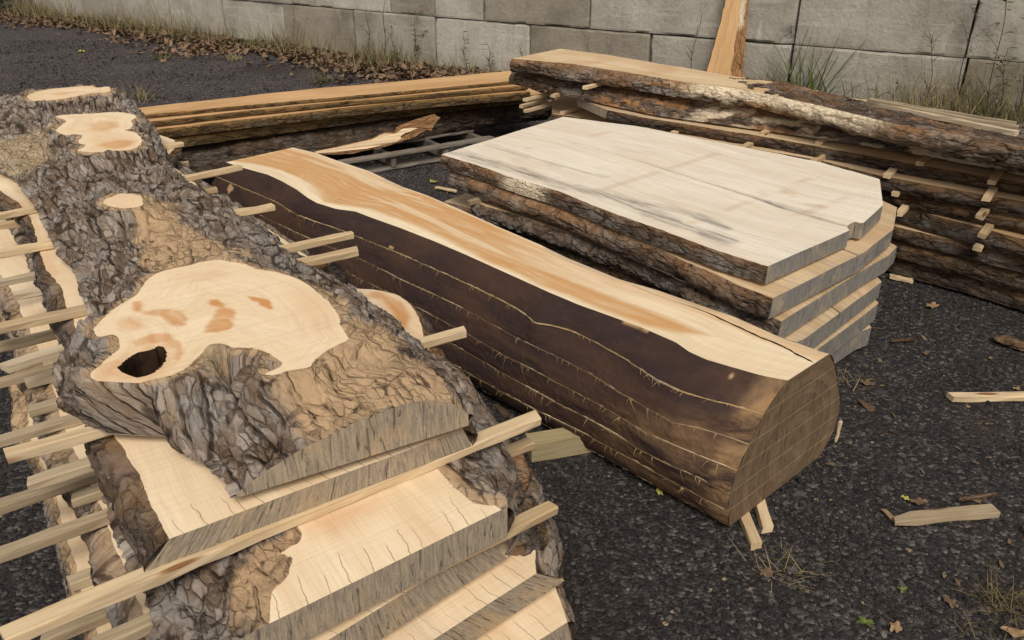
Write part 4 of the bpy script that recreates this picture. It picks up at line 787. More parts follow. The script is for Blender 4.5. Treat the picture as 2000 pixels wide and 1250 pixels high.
stick('wooden_stick', 'tan stick under the dark log end, the shorter protruding of two', 'stick', P(1501, 1028, .027), P(1501, 1028, .027)+np.array([.03, .5, .0]), .034, .026, 'stick', GL, 72)
stick('wood_splinter', 'thin bright splinter standing by the right edge of the dark log end', 'splinter', P(1627, 862, .004)+np.array([.004, 0, .004]), P(1637, 822, .09)+np.array([.004, 0, 0]), .012, .01, 'stick', None, 73)

# ================================================================== BLEACHED SLAB STACK, CENTRE
GM = 'slabs in the bleached stack'
RW = PL([(1718, 350), (1600, 316), (1400, 277), (1250, 247), (1130, 232), (1100, 228)], .55)
def inset(W_, d):  # shift a polyline sideways towards the stack centre
    ax_ = W_[-1]-W_[0]; ax_ /= np.linalg.norm(ax_); nn = np.array([ax_[1], -ax_[0], 0]); c_ = np.array([.6, 3.7, 0]); nn *= np.sign((c_-W_[0])@nn); return W_+nn*d
def fnM(x, y, u, w, t, s):
    d = np.zeros_like(x)
    for pts, wd, a in (([(900, 300), (1000, 330), (1110, 366), (1200, 385), (1330, 440), (1420, 470)], .07, 1.), ([(1130, 362), (1250, 395), (1330, 412), (1420, 445)], .05, .8), ([(950, 285), (1080, 320), (1180, 345)], .03, .45), ([(1500, 395), (1560, 410), (1600, 425)], .04, .5)):
        pw_ = PL(pts, .55)
        for i in range(len(pw_)-1):
            a_, b_ = pw_[i, :2], pw_[i+1, :2]; e = b_-a_; k = np.clip(((x-a_[0])*e[0]+(y-a_[1])*e[1])/(e@e), 0, 1); dd = np.hypot(x-a_[0]-e[0]*k, y-a_[1]-e[1]*k); d = np.maximum(d, a*sst(wd, 0, dd+.02*fbm(x*9, y*9, 0, 3, 2)))
    st = np.zeros_like(x)
    for (a, b) in (((1030, 290), (1190, 258)), ((1130, 385), (1400, 300)), ((1350, 435), (1580, 350)), ((1490, 445), (1660, 385))):   # ghost marks of old sticks
        a_, b_ = P(*a, .55)[:2], P(*b, .55)[:2]; e = b_-a_; k = np.clip(((x-a_[0])*e[0]+(y-a_[1])*e[1])/(e@e), 0, 1); dd = np.hypot(x-a_[0]-e[0]*k, y-a_[1]-e[1]*k); st = np.maximum(st, .30*sst(.03, .012, dd)*sst(-.5, .3, fbm(x*6, y*6, 0, 3, 5)))
    for (a, b, r) in ((1525, 375, .09), (1545, 385, .05), (1600, 405, .06)):
        c_ = P(a, b, .55); st = np.maximum(st, .55*sst(r, 0, np.hypot(x-c_[0], y-c_[1])+.05*fbm(x*12, y*12, 0, 3, 6)))
    return {'dirt': d*1.0+.22, 'stain': st}
slab('wood_slab', 'bleached cream slab with a long crack, top of the central stack', 'wood slab', PL([(1500, 520), (1400, 490), (1300, 452), (1200, 417), (1100, 377), (1000, 346), (930, 322), (862, 302)], .55), RW, .55, .068, wood='bleach', bark='barkbrown', end='endgrey', seed=31, group=GM, fL=.004, fR=.01, tanL=.35, bulge=.004, amp=.008,
     end0=PL([(1500, 520), (1660, 450), (1652, 443), (1668, 433), (1685, 437), (1725, 400), (1718, 350)], .55), groove=(.425, .60, .03, .008), fn=fnM, step=.009, cols=90, wv=.003, bare=(0, .62, .74))
def fnd(x, y, u, w, t, s): return {'dirt': .5+.3*fbm(x*4, y*4, 0, 3, 3), 'stain': .2*sst(0, .6, fbm(x*3, y*3, 1., 3, 5))}
for k, (Lp, e0, z, th, fl, ins, lb, sd_) in enumerate([
    ([(1510, 582), (1450, 560), (1400, 537), (1300, 492), (1200, 452), (1100, 412), (1000, 377), (900, 342), (880, 334)], [(1510, 582), (1690, 492), (1700, 483), (1712, 474), (1745, 448), (1752, 405)], .468, .075, .02, .0, 'grey ended slab second in the central stack, overhung by the bleached top one', 33),
    ([(1526, 628), (1450, 600), (1380, 570), (1300, 530), (1200, 488), (1100, 452), (1000, 418), (950, 403), (925, 392)], [(1526, 628), (1708, 514), (1735, 500), (1752, 482)], .375, .075, .015, .04, 'slab with thick furrowed bark edge, third in the central stack', 35),
    ([(1556, 668), (1480, 645), (1400, 606), (1300, 562), (1200, 520), (1100, 480), (1000, 438), (930, 410), (868, 393)], [(1556, 668), (1571, 662), (1696, 570), (1722, 550)], .285, .075, .02, .06, 'slab with a tan upper strip, fourth in the central stack', 37),
    ([(1592, 686), (1500, 665), (1400, 630), (1300, 590), (1200, 548), (1050, 480), (950, 440)], [(1592, 686), (1688, 615), (1716, 592)], .195, .08, .0, .10, 'fifth slab of the central stack, grey end just above the lowest', 39),
    ([(1600, 700), (1500, 690), (1400, 655), (1300, 612), (1150, 545), (1000, 480)], [(1600, 700), (1676, 650), (1702, 640)], .105, .085, .0, .12, 'lowest slab of the central stack, resting near the gravel', 41)]):
    slab('wood_slab', lb, 'wood slab', PL(Lp, z), inset(RW, ins) if k else RW+np.array([.05, .02, 0]), z, th, wood='boardw', bark='barkdark' if k in (1,) else 'barkbrown', end='endgrey', seed=sd_, group=GM, fL=fl, fR=.01, tanL=(.3, .15, .3, .3, .3)[k], end0=PL(e0, z), fn=fnd, groove=(.45, .6, .03, .006) if k in (0, 2) else None, step=.011, cols=50, bulge=(.014, .03, .012, .01, .01)[k], amp=(.012, .022, .012, .012, .012)[k])
for k, (a, b, z, lb) in enumerate([((915, 392), (990, 372), .395, 'small stick tip under the second slab at the far left of the central stack'), ((1432, 578), (1520, 545), .392, 'square stick end under the second slab near the right of the central stack'), ((1008, 372), (1090, 345), .488, 'stick tip glimpsed beneath the bleached top slab')]):
    a3 = P(*a, z-.0); d_ = np.array([.77, .64, 0]); stick('wooden_stick', lb, 'stick', a3, a3+d_*.8, .03, .022, 'stickgrey', 'sticks in the central stack', 80+k)

# ================================================================== RIGHT REAR STACK OF LONG THICK SLABS
GR_ = 'slabs in the long rear stack'
aw = np.array([.57, .822, 0.])      # away from the camera, across the stack
def fnR1(x, y, u, w, t, s): return {'stain': .35*sst(.3, .7, fbm(x*3, y*3, 0, 3, 4)), 'barkm': sst(.47, .53, t+.05*fbm(u*14, w*14, 0, 3, 3)+.10*(s-.2)), 'dirt': .25+0*x}
def bkR1(side, U, k, t): br = 1.4*sst(.34, .44, t)*sst(.72, .66, t)*sst(.85, .5, k+.25*fbm(U*9, k*4, 0, 3, 2)); return .7*sst(.12, .3, t)*sst(.9, .5, t)*sst(.0, .4, fbm(U*6, k*3, 0, 3, 7)), np.clip(br+.5*sst(.25, .6, fbm(U*10, k*5, 3., 4, 8))*sst(.25, .4, t)*sst(.8, .6, t), 0, 1)
slab('wood_slab', 'long thick slab with pale top and stripped bark edge, top of the rear stack', 'wood slab', PL([(1000, 114), (1120, 125), (1252, 146), (1335, 160), (1430, 172), (1500, 184), (1600, 206), (1740, 240), (2000, 285), (2260, 330)], .765), PL([(1095, 95), (1200, 109), (1300, 126), (1400, 143), (1500, 160), (1600, 178), (1700, 200), (1850, 225), (2000, 248), (2260, 290)], .765), .765, .09,
     wood='boardw', bark='barkbrown', seed=43, group=GR_, Lb=PL([(1010, 134), (1060, 150), (1200, 170), (1300, 187), (1380, 199), (1500, 216), (1600, 232), (1740, 262), (2000, 312), (2260, 360)], .675), fR=.05, tanL=.25, bulge=.02, amp=.022, fn=fnR1, barkfn=bkR1, step=.011, cols=46, end1=None)
def bkR2(side, U, k, t): return .95*sst(.18, .26, t)*sst(.62, .5, t)*sst(-.1, .4, fbm(U*7, k*3, 0, 3, 17)), np.clip(1.1*sst(-.05, .35, fbm(U*8, k*4, 0, 4, 18))*sst(.34, .5, t), 0, 1)
slab('wood_slab', 'long thick slab with orange streaked bark face, second in the rear stack', 'wood slab', PL([(1004, 136), (1100, 147), (1200, 166), (1300, 182), (1500, 210), (1700, 238), (2000, 302), (2260, 350)], .66), PL([(1004, 136), (1100, 147), (1200, 166), (1300, 182), (1500, 210), (1700, 238), (2000, 302), (2260, 350)], .66)+aw*.6, .66, .095, wood='boardw', bark='barkbrown', seed=45, group=GR_,
     Lb=PL([(1030, 168), (1100, 182), (1200, 206), (1300, 228), (1500, 256), (1600, 271), (1700, 286), (1850, 312), (2000, 340), (2260, 388)], .565), fR=.04, tanL=.2, bulge=.025, amp=.024, barkfn=bkR2, step=.011, cols=30)
for k, (Lp, z, th, wd, bk, lb, e0) in enumerate([
    ([(1187, 215), (1250, 228), (1310, 238), (1400, 252), (1500, 268), (1700, 305), (2000, 358), (2260, 405)], .553, .055, .6, 'barkdarkbrown', 'thin shaded board with angled cream end, third in the rear stack', [(1187, 215), (1126, 190), (1250, 175)]),
    ([(1312, 266), (1380, 280), (1470, 290), (1600, 313), (1718, 343), (2000, 394), (2260, 442)], .495, .065, .85, 'barkdarkbrown', 'broad cream topped board carrying stick ends, fourth in the rear stack', None),
    ([(1079, 223), (1140, 231), (1192, 242), (1307, 262), (1500, 310), (1759, 377), (2000, 428), (2260, 482)], .415, .062, .85, 'barkdarkbrown', 'board with cream left end poking out left, fifth in the rear stack', [(1079, 223), (1078, 200), (1130, 170)]),
    ([(1090, 250), (1300, 292), (1500, 340), (1778, 408), (2000, 467), (2260, 532)], .345, .075, .85, 'barkdarkbrown', 'dark bark edged board, sixth in the rear stack', None),
    ([(1150, 270), (1350, 325), (1550, 382), (1753, 443), (2000, 503), (2260, 566)], .255, .062, .85, 'barkdarkbrown', 'dark bark edged board, third lowest in the rear stack', None),
    ([(1150, 287), (1350, 345), (1550, 405), (1753, 470), (2000, 533), (2260, 600)], .18, .08, .85, 'barkdarkbrown', 'dark board just above the peeling lowest slab of the rear stack', None),
    ([(1160, 300), (1350, 365), (1550, 430), (1756, 500), (2000, 566), (2260, 635)], .095, .085, .85, 'barkdarkbrown', 'lowest slab of the rear stack with peeling bark lip on gravel', None)]):
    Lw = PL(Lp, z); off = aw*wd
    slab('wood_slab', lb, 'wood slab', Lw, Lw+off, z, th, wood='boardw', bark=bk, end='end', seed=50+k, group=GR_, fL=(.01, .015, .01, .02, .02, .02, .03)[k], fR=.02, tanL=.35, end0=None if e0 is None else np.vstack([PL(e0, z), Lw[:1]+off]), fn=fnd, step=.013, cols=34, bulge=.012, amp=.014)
GT = 'stick ends in the long rear stack'
for k, (a, z, L_, lb) in enumerate([((1143, 168), .678, .3, 'stick end below the top slab, leftmost on the rear stack face'), ((1080, 184), .5705, .3, 'stick end below the second slab at the left of the rear stack'), ((1098, 218), .438, .32, 'stick lying on the cream left end of the fifth board'),
    ((1026, 192), .52, .3, 'upper stick end beside the orange boards at the left of the rear stack'), ((1018, 205), .46, .3, 'middle flat stick end by the orange boards'), ((1026, 214), .44, .3, 'lower stick end by the orange boards'),
    ((1342, 230), .5705, .5, 'short square stick on the angled cream board end'), ((1313, 258), .5125, .5, 'stick end in the shadow just left of the fourth board'), ((1441, 290), .5185, .6, 'stick resting on the fourth board, left one of the pair'), ((1491, 257), .5705, .5, 'small stick end under the second slab above the left pair'),
    ((1580, 318), .5185, .6, 'stick resting on the fourth board, middle one'), ((1600, 277), .5705, .5, 'stick end under the second slab above the middle board stick'), ((1733, 340), .5185, .6, 'stick resting on the fourth board beside the bleached slab corner'), ((1798, 316), .5705, .5, 'small stick end under the second slab at right'),
    ((1938, 352), .5705, .5, 'chunky stick end high at the far right of the rear stack'), ((1928, 384), .5185, .6, 'stick resting on the fourth board at far right'), ((1749, 375), .437, .5, 'small stick end between fourth and fifth boards behind the bleached corner'), ((1757, 414), .368, .6, 'stick poking toward the bleached slab corner'),
    ((1914, 420), .437, .5, 'stick end between fourth and fifth boards at right'), ((1919, 456), .368, .5, 'stick end between fifth and sixth boards at right'), ((1910, 482), .279, .4, 'lowest stick end at the right of the rear stack')]):
    a3 = P(*a, z); stick('wooden_stick', lb, 'stick', a3, a3+np.array([.60, .80, 0])*L_, .036, .022, 'stick', GT, 110+k)
GU = 'loose sticks lying on the rear stack'
for k, (a, b, z, lb) in enumerate([((1694, 196), (1988, 256), .790, 'long thin stick on top of the rear stack, nearest of three'), ((1697, 193), (1990, 246), .80, 'long thin stick on top of the rear stack, middle of three'), ((1700, 191), (1985, 238), .80, 'long thin stick on top of the rear stack, rearmost of three')]):
    stick('wooden_stick', lb, 'stick', P(*a, z), P(*b, z), .026, .024, 'stickgrey', GU, 140+k)
stick('wooden_stick', 'tiny pale stick end behind the top rear slab near the leaning slab', 'stick', P(1462, 156, .795), P(1462, 156, .795)+np.array([.4, -.2, 0])*.3, .03, .024, 'stick', None, 150)

# ================================================================== ORANGE BOARDS AND HALF LOG, REAR LEFT
GO = 'orange boards in the rear left stack'; aw2 = np.array([-.41, .91, 0.])
for k, (Lp, Rp, z, th, lb) in enumerate([
    ([(236, 228), (276, 225), (420, 211), (562, 198), (700, 186), (850, 172), (1002, 158)], [(238, 214), (420, 194), (603, 174), (800, 157), (1010, 137)], .50, .026, 'bright orange board with broad visible face, top of the rear left stack'),
    ([(250, 243), (284, 239), (480, 216), (686, 196), (860, 181), (1031, 166)], None, .472, .035, 'narrow orange edged board just below the top one'),
    ([(270, 257), (296, 254), (480, 233), (686, 209), (850, 193), (1035, 179)], None, .43, .06, 'orange edged board, third from the top of the rear left stack'),
    ([(320, 273), (344, 271), (500, 250), (686, 226), (852, 206), (1000, 190), (1060, 183)], None, .352, .06, 'orange edged board resting on the bark covered half log')]):
    Lw = PL(Lp, z); Rw = PL(Rp, z) if Rp else Lw+aw2*.36
    slab('wooden_board', lb, 'board', Lw, Rw, z, th, wood='orange', bark='barkboard', end='end', seed=70+k, group=GO, fL=.0, fR=.01, tanL=.6, bulge=.002, amp=.005, step=.016, cols=16, fn=lambda x, y, u, w, t, s: {'dirt': .15+0*x})
Lw = PL([(300, 288), (420, 270), (560, 254), (700, 236), (850, 218), (1000, 202), (1070, 195)], .285); Lb_ = PL([(300, 352), (420, 336), (560, 318), (700, 292), (850, 266), (960, 248), (1070, 232)], .12)
hl = slab('half_log', 'big bark covered half log lying under the orange boards', 'log', Lw, Lw+aw2*.5, .285, .165, wood='boardw', bark='barkdarkbrown', seed=77, Lb=Lb_, fR=.05, tanL=.12, bulge=.05, amp=.02, step=.012, cols=16)
def peel():
    base = P(640, 300, .135); n_ = np.array([.41, -.91, .25]); n_ /= np.linalg.norm(n_); base = base+np.array([.41, -.91, 0])*.06
    mpx = lambda pts: [(620+a/5.263, 210+b/5.263) for a, b in pts]
    outer = mpx([(-30, 448), (150, 415), (350, 366), (450, 345), (550, 325), (630, 285), (700, 255), (740, 248), (800, 250), (812, 225), (820, 200), (900, 165), (1000, 125), (1100, 95), (1200, 68), (1225, 85), (1265, 105), (1235, 130), (1200, 175), (1190, 200), (1172, 240), (1150, 235), (1130, 232), (1060, 262), (1000, 303), (930, 325), (850, 352), (700, 402), (500, 442), (360, 475), (150, 485), (-30, 482)])
    inner = mpx([(-20, 452), (150, 420), (350, 375), (450, 350), (560, 330), (640, 285), (690, 266), (760, 268), (800, 272), (840, 240), (900, 206), (950, 202), (1010, 168), (1080, 170), (1050, 205), (1000, 225), (950, 248), (900, 262), (850, 300), (860, 320), (820, 348), (700, 380), (500, 425), (360, 437), (150, 468), (-20, 470)])
    root = empty('bark_peel', base, 'torn strip of brown bark with pale wood leaning on the half log', 'bark')
    from mathutils.geometry import tessellate_polygon
    for nm, pts, o0, o1, mat in (('bark', outer, 0, -.03, 'barkbrown'), ('exposed_wood', inner, .006, -.01, 'maple')):
        A = np.array([onplane(x, y, base, n_) for x, y in pts]); k = len(A); A = A+n_*(.010*fbm(A[:, 0]*9, A[:, 2]*14, 0, 3, 5))[:, None]
        tri = np.array([t for t in tessellate_polygon([[Vector(v) for v in A]])]); V = np.concatenate([A+n_*o0, A+n_*o1])
        side = np.array([[i, (i+1) % k, (i+1) % k+k, i+k] for i in range(k)]); U = (A-base)@np.array([.91, .41, 0])
        gr = np.stack([U, A[:, 2], 0*U], 1); gr = np.concatenate([gr, gr+.03]); z = np.zeros(2*k)
        mk(nm, V, [tri, tri[:, ::-1]+k, side], M[mat], root, attrs={'grain': gr, 'bh': z+.5, 'tan': z+.9, 'bare': z, 'dust': z, 'stain': z+.12, 'dirt': z, 'crack': z, 'barkm': z}, smooth=False)
peel()
def pallet():
    A = P(655, 316, .125); B = P(990, 262, .125); d = (B-A)/np.linalg.norm(B-A); pv = np.array([-d[1], d[0], 0]); A = A-d*.05; L = 1.36
    root = empty('wooden_pallet', np.append((A+d*L/2+pv*.5)[:2], 0), 'grey weathered wooden pallet under the half log and orange boards', 'pallet')
    def bd(nm, a, b, w, h, sd_):
        o = stick(nm, None, None, a, b, w, h, 'pallet', None, sd_); mw = o.matrix_world.copy(); o.parent = root; o.matrix_parent_inverse.identity()
        from mathutils import Matrix; o.matrix_basis = Matrix.Translation(-Vector(root.location)) @ mw; return o
    for k, off in enumerate((0., .32, .64, .95)): bd('deck_board', A+pv*off, A+pv*off+d*L, .075 if k == 0 else .09, .019, 200+k)
    for k, f in enumerate((.03, .36, .68, .97)): bd('stringer', A+d*(L*f)-pv*.02-np.array([0, 0, .0195]), A+d*(L*f)+pv*1.0-np.array([0, 0, .0195]), .038, .082, 210+k)
    for k, off in enumerate((.03, .9)): bd('bottom_board', A+pv*off-np.array([0, 0, .102]), A+pv*off+d*L-np.array([0, 0, .102]), .085, .019, 220+k)
pallet()

# ================================================================== CONCRETE BLOCK WALL
P0 = np.array([-.93, 10.2]); dr = np.array([.822, -.569]); dr /= np.linalg.norm(dr); dl = np.array([.79, -.61]); dl /= np.linalg.norm(dl)
def wp(s): return P0+(dr if s > 0 else dl)*s
def wall():
    root = empty('concrete_block_wall', (*wp(0), 0), 'long grey wall of large stacked concrete blocks behind the timber', 'wall')
    courses = [(0., .605, [-10.65, -8.7, -7.25, -5.8, -4.35, -2.9, -1.45, 0, 1.375, 2.855, 4.3, 5.76, 7.2, 8.65, 10.1]), (.612, 1.2, [-10.65, -9.4, -7.95, -6.5, -5.05, -3.6, -2.2, -.75, .01, .74, 2.14, 3.62, 4.305, 5.73, 7.2, 8.65, 10.1])]
    n_ = 0
    for z0, z1, js in courses:
        for a, b in zip(js[:-1], js[1:]):
            n_ += 1; rr = np.random.default_rng(n_+40); g_ = .011; a_, b_ = a+g_*rr.uniform(.5, 1.5), b-g_*rr.uniform(.5, 1.5)
            D = dl if b <= .02 else dr; nrm = np.array([-D[1], D[0]]); nrm = nrm if nrm[1] > 0 else -nrm; pr = rr.uniform(-.015, .015); zt = z1-rr.uniform(0, .008)
            nu, nv = max(8, int((b-a)/.02)), 30; us = np.linspace(0, 1, nu); vs = np.linspace(0, 1, nv)
            U, Vv = np.meshgrid(us, vs, indexing='ij'); S = a_+(b_-a_)*U; Z = z0+(zt-z0)*Vv
            ex = np.minimum(np.minimum(U, 1-U)*(b_-a_), np.minimum(Vv, 1-Vv)*(zt-z0)); chip = sst(.022, 0, ex)*(.004+.045*np.clip(fbm(S*4, Z*4, n_, 5, n_)-.12, 0, 1))
            if abs(a-3.62) < .01: chip += .06*sst(.20, .0, np.hypot(1-U, (Vv)*.7)+.05*fbm(S*9, Z*9, 0, 3, 3))
            dep = pr+chip+.004*fbm(S*4, Z*4, n_, 4, n_+3)
            XY = P0[None, None]+D[None, None]*S[..., None]+nrm[None, None]*dep[..., None]
            front = np.concatenate([XY, Z[..., None]], 2); back = front.copy(); back[..., :2] = P0+D*S[..., None]+nrm*.6
            V = np.concatenate([front.reshape(-1, 3), back.reshape(-1, 3)]); k = nu*nv; ring = [i*nv for i in range(nu)]+[(nu-1)*nv+j for j in range(1, nv)]+[i*nv+nv-1 for i in range(nu-2, -1, -1)]+[j for j in range(nv-2, 0, -1)]
            side = np.array([[ring[i], ring[(i+1) % len(ring)], ring[(i+1) % len(ring)]+k, ring[i]+k] for i in range(len(ring))])
            mk('block', V, [grid_faces(nu, nv), grid_faces(nu, nv, k, True), side], M['concrete'], root, smooth=False)
wall()
def leaning():
    b0 = np.append(wp(3.72), 0); D = np.append(dr, 0); nrm = np.array([-.569, -.822, 0]); base = b0+nrm*.42; topz = 1.35; tv = (b0+nrm*.03+np.array([0, 0, topz]))-base; tv /= np.linalg.norm(tv); n_ = np.cross(D, tv); n_ /= np.linalg.norm(n_)
    root = empty('leaning_slab', base, 'orange tan waney slab standing upright against the concrete wall', 'wood slab')
    Lp = [(1340, 215), (1356, 180), (1370, 148), (1382, 112), (1395, 70), (1405, 30), (1413, 0), (1424, -60), (1430, -110)]; Rp = [(1452, 215), (1450, 180), (1448, 148), (1449, 112), (1452, 70), (1456, 30), (1459, 0), (1462, -60), (1462, -110)]
    n = 60; ts = np.linspace(0, 1, n); I = lambda pts: np.array([[np.interp(ts, np.linspace(0, 1, len(pts)), [p[i] for p in pts])] for i in (0, 1)])[:, 0].T
    l = np.array([onplane(x, y, base, n_) for x, y in I(Lp)]); r = np.array([onplane(x, y, base, n_) for x, y in I(Rp)]); u = np.linspace(0, 1.5, n); fdir = n_ if n_@nrm > 0 else -n_
    l = l-D*(.006*fbm(u*20, 0*u, 0, 4, 1))[:, None]; r = r+D*(.006*fbm(u*20, 0*u, 3., 4, 2))[:, None]
    lf = l*.90+r*.10; rf = l*.24+r*.76+D*(.01*fbm(u*8, 0*u, 1., 3, 3))[:, None]
    ws = np.linspace(0, 1, 12); V = lf[:, None]*(1-ws[None, :, None])+rf[:, None]*ws[None, :, None]; m = 12; U = u[:, None]+0*ws[None]
    z = np.zeros(n*m); face = V+fdir*.001
    W2 = ws[None]*.3+0*U
    mk('board', np.concatenate([face.reshape(-1, 3), (l-fdir*.06)[:, None].reshape(-1, 3), (r-fdir*.06)[:, None].reshape(-1, 3)]), [grid_faces(n, m), np.array([[n*m+i, n*m+i+1, n*m+n+i+1, n*m+n+i] for i in range(n-1)])], [M['orange']], root,
       attrs={'grain': np.concatenate([np.stack([U, W2, 0*U], -1).reshape(-1, 3), np.zeros((2*n, 3))]), 'stain': np.zeros(n*m+2*n), 'dirt': np.full(n*m+2*n, .1), 'crack': np.zeros(n*m+2*n), 'barkm': np.zeros(n*m+2*n)}, smooth=False)
    for e, inn, q_ in ((l, lf, 0), (r, rf, 1)):
        ks = np.linspace(0, 1, 8); mid = (e*.55+inn*.45)-fdir*.012; back = e-fdir*.06
        V = np.stack([inn*(1-k)**2+2*mid*k*(1-k)+back*k*k for k in ks], 1); hb, _ = barkh(U[:, :1]+ks[None]*0+q_, ks[None]*.1+0*U[:, :1], 5); V += fdir*(hb[..., None]-.4)*.008*(ks > 0)[None, :, None]
        zt = V[..., 2]; br = (q_ == 1)*sst(.70, .80, zt+.06*fbm(U[:, :1]*15, ks[None]*4, 0, 3, 3))*sst(.75, .5, ks)[None]
        mk('bark', V.reshape(-1, 3), grid_faces(n, 8), M['barkbrown'], root, attrs={'grain': np.stack([U[:, :1]+0*ks[None], ks[None]*.1+q_+0*U[:, :1], np.zeros((n, 8))], -1).reshape(-1, 3), 'bh': hb.ravel(), 'tan': np.full(n*8, .95), 'bare': np.asarray(br).ravel(), 'dust': np.zeros(n*8)})
leaning()

# ================================================================== LOOSE STICKS, CHIPS AND LEAVES ON THE GRAVEL
stick('wooden_stick', 'short pale stick with one broken brown end lying alone on the gravel', 'stick', P(1748, 1012, .026), P(1945, 992, .026), .042, .024, 'stickgrey', None, 301, blunt=1)
stick('wooden_stick', 'pale stick lying on the gravel at the right border', 'stick', P(1857, 770, .026), P(2060, 768, .026), .036, .024, 'stick', None, 302)
stick('wood_chip', 'tan splintered wood chip beside the bleached stack corner', 'wood chip', P(1738, 536, .02), P(1783, 546, .012), .03, .018, 'stick', None, 303)
stick('wood_chip', 'pale thin offcut on the gravel beyond the dark log', 'wood chip', P(852, 364, .02), P(892, 372, .012), .03, .012, 'stick', None, 304)
def chunk(name, label, cat, a, b, w, h, seed, mat='barkbrown'):
    a, b = np.array(a), np.array(b); d = b-a; L = np.linalg.norm(d); d /= L; s = np.cross(d, [0, 0, 1]); n, m = 40, 14; ts = np.linspace(0, 1, n)[:, None]; ph = np.linspace(0, 2*math.pi, m)[None]
    r = np.sqrt(np.clip(1-(2*ts-1)**4, 0, 1))*(1+.25*fbm(ts*9, np.cos(ph)*1.5, np.sin(ph)*1.5, 4, seed)); hb, _ = barkh(ts*L+0*ph+seed, ph*.03+0*ts, seed)
    V = a+d*(ts*L)[..., None]+s*(np.cos(ph)*w/2*r)[..., None]+np.array([0, 0, 1])*(np.sin(ph)*h/2*r+h*.35+(hb-.4)*.006)[..., None]; z = np.zeros(n*m)
    o = mk(name, V.reshape(-1, 3), grid_faces(n, m), M[mat], loc=a, attrs={'grain': np.stack([ts*L+0*ph, ph*.04+0*ts, np.full((n, m), seed)], -1).reshape(-1, 3), 'bh': hb.ravel(), 'tan': z+.35, 'bare': z, 'dust': z}); return tag(o, label, cat)
chunk('bark_piece', 'dark curved bark piece on gravel at the right border', 'bark', P(1938, 664, .0), P(2030, 690, .0), .075, .035, 401)
chunk('bark_piece', 'thin dark bark sliver beyond the broken ended stick', 'bark', P(1880, 992, .0)+np.array([0, .03, 0]), P(1958, 978, .0)+np.array([0, .03, 0]), .02, .012, 402)
chunk('bark_piece', 'small brown bark scrap by the bleached stack base', 'bark', P(1738, 668, .0), P(1790, 664, .0), .018, .012, 403)
def leaf(px_, py_, size, mat, label, seed):
    rr = np.random.default_rng(seed); a = rr.uniform(0, 6.28); k = 22; t = np.linspace(0, 2*math.pi, k, endpoint=False); r = size*(.55+.45*np.abs(np.cos(t/2))**1.2+.16*np.cos(5*t)); c = P(px_, py_, 0.); c[2] = float(gz(c[0], c[1]))+.008
    x, y = r*np.cos(t), r*np.sin(t)*.62; z = size*.28*np.sin(t*2+a)+size*.12*rr.normal(size=k); V = np.stack([c[0]+x*np.cos(a)-y*np.sin(a), c[1]+x*np.sin(a)+y*np.cos(a), c[2]+np.abs(z)], 1)
    V = np.concatenate([V, [c+np.array([0, 0, .006])]]); Fq = np.array([[i, (i+1) % k, k] for i in range(k)])
    tag(mk('fallen_leaf', V, Fq, M[mat], loc=c, attrs={'rnd': np.append(rr.uniform(.2, .9, k), .4)}), label, 'leaf', 'single leaves on the gravel')
for k, (a, b, s_, mt, lb) in enumerate([(1822, 598, .04, 'leafyellow', 'pale brown leaf on gravel beside the rear stack'), (1493, 1125, .028, 'leaf', 'brown leaf near the dry straw below the log end'), (1748, 1228, .026, 'leaftan', 'tan curled leaf at the bottom border'), (1985, 1238, .032, 'leaftan', 'tan leaf in the bottom right corner'), (1790, 985, .03, 'leaf', 'brown leaf just beyond the broken ended stick'), (1766, 976, .016, 'leafyellow', 'small yellow leaf beside the brown one near the broken stick'),
    (1858, 1178, .025, 'leaf', 'dark leaf left of the dead grass at right'), (1288, 965, .02, 'leafyellow', 'yellow leaf by the dark log lower edge'), (845, 355, .04, 'leafyellow', 'greenish leaf on gravel beyond the dark log'), (160, 102, .07, 'leafyellow', 'pale yellow leaf on open gravel at upper left'), (1985, 762, .02, 'leaftan', 'tan leaf at the right border'), (1690, 750, .03, 'leaf', 'brown leaf by the right side of the dark log end'), (430, 108, .06, 'leaftan', 'orange leaf on open gravel in front of the wall'), (700, 1000, .0, 'leaf', '')]):
    if s_ > 0: leaf(a, b, s_, mt if mt != 'leafyellow' or k in (5, 7, 8, 9) else 'leaftan', lb, 500+k)

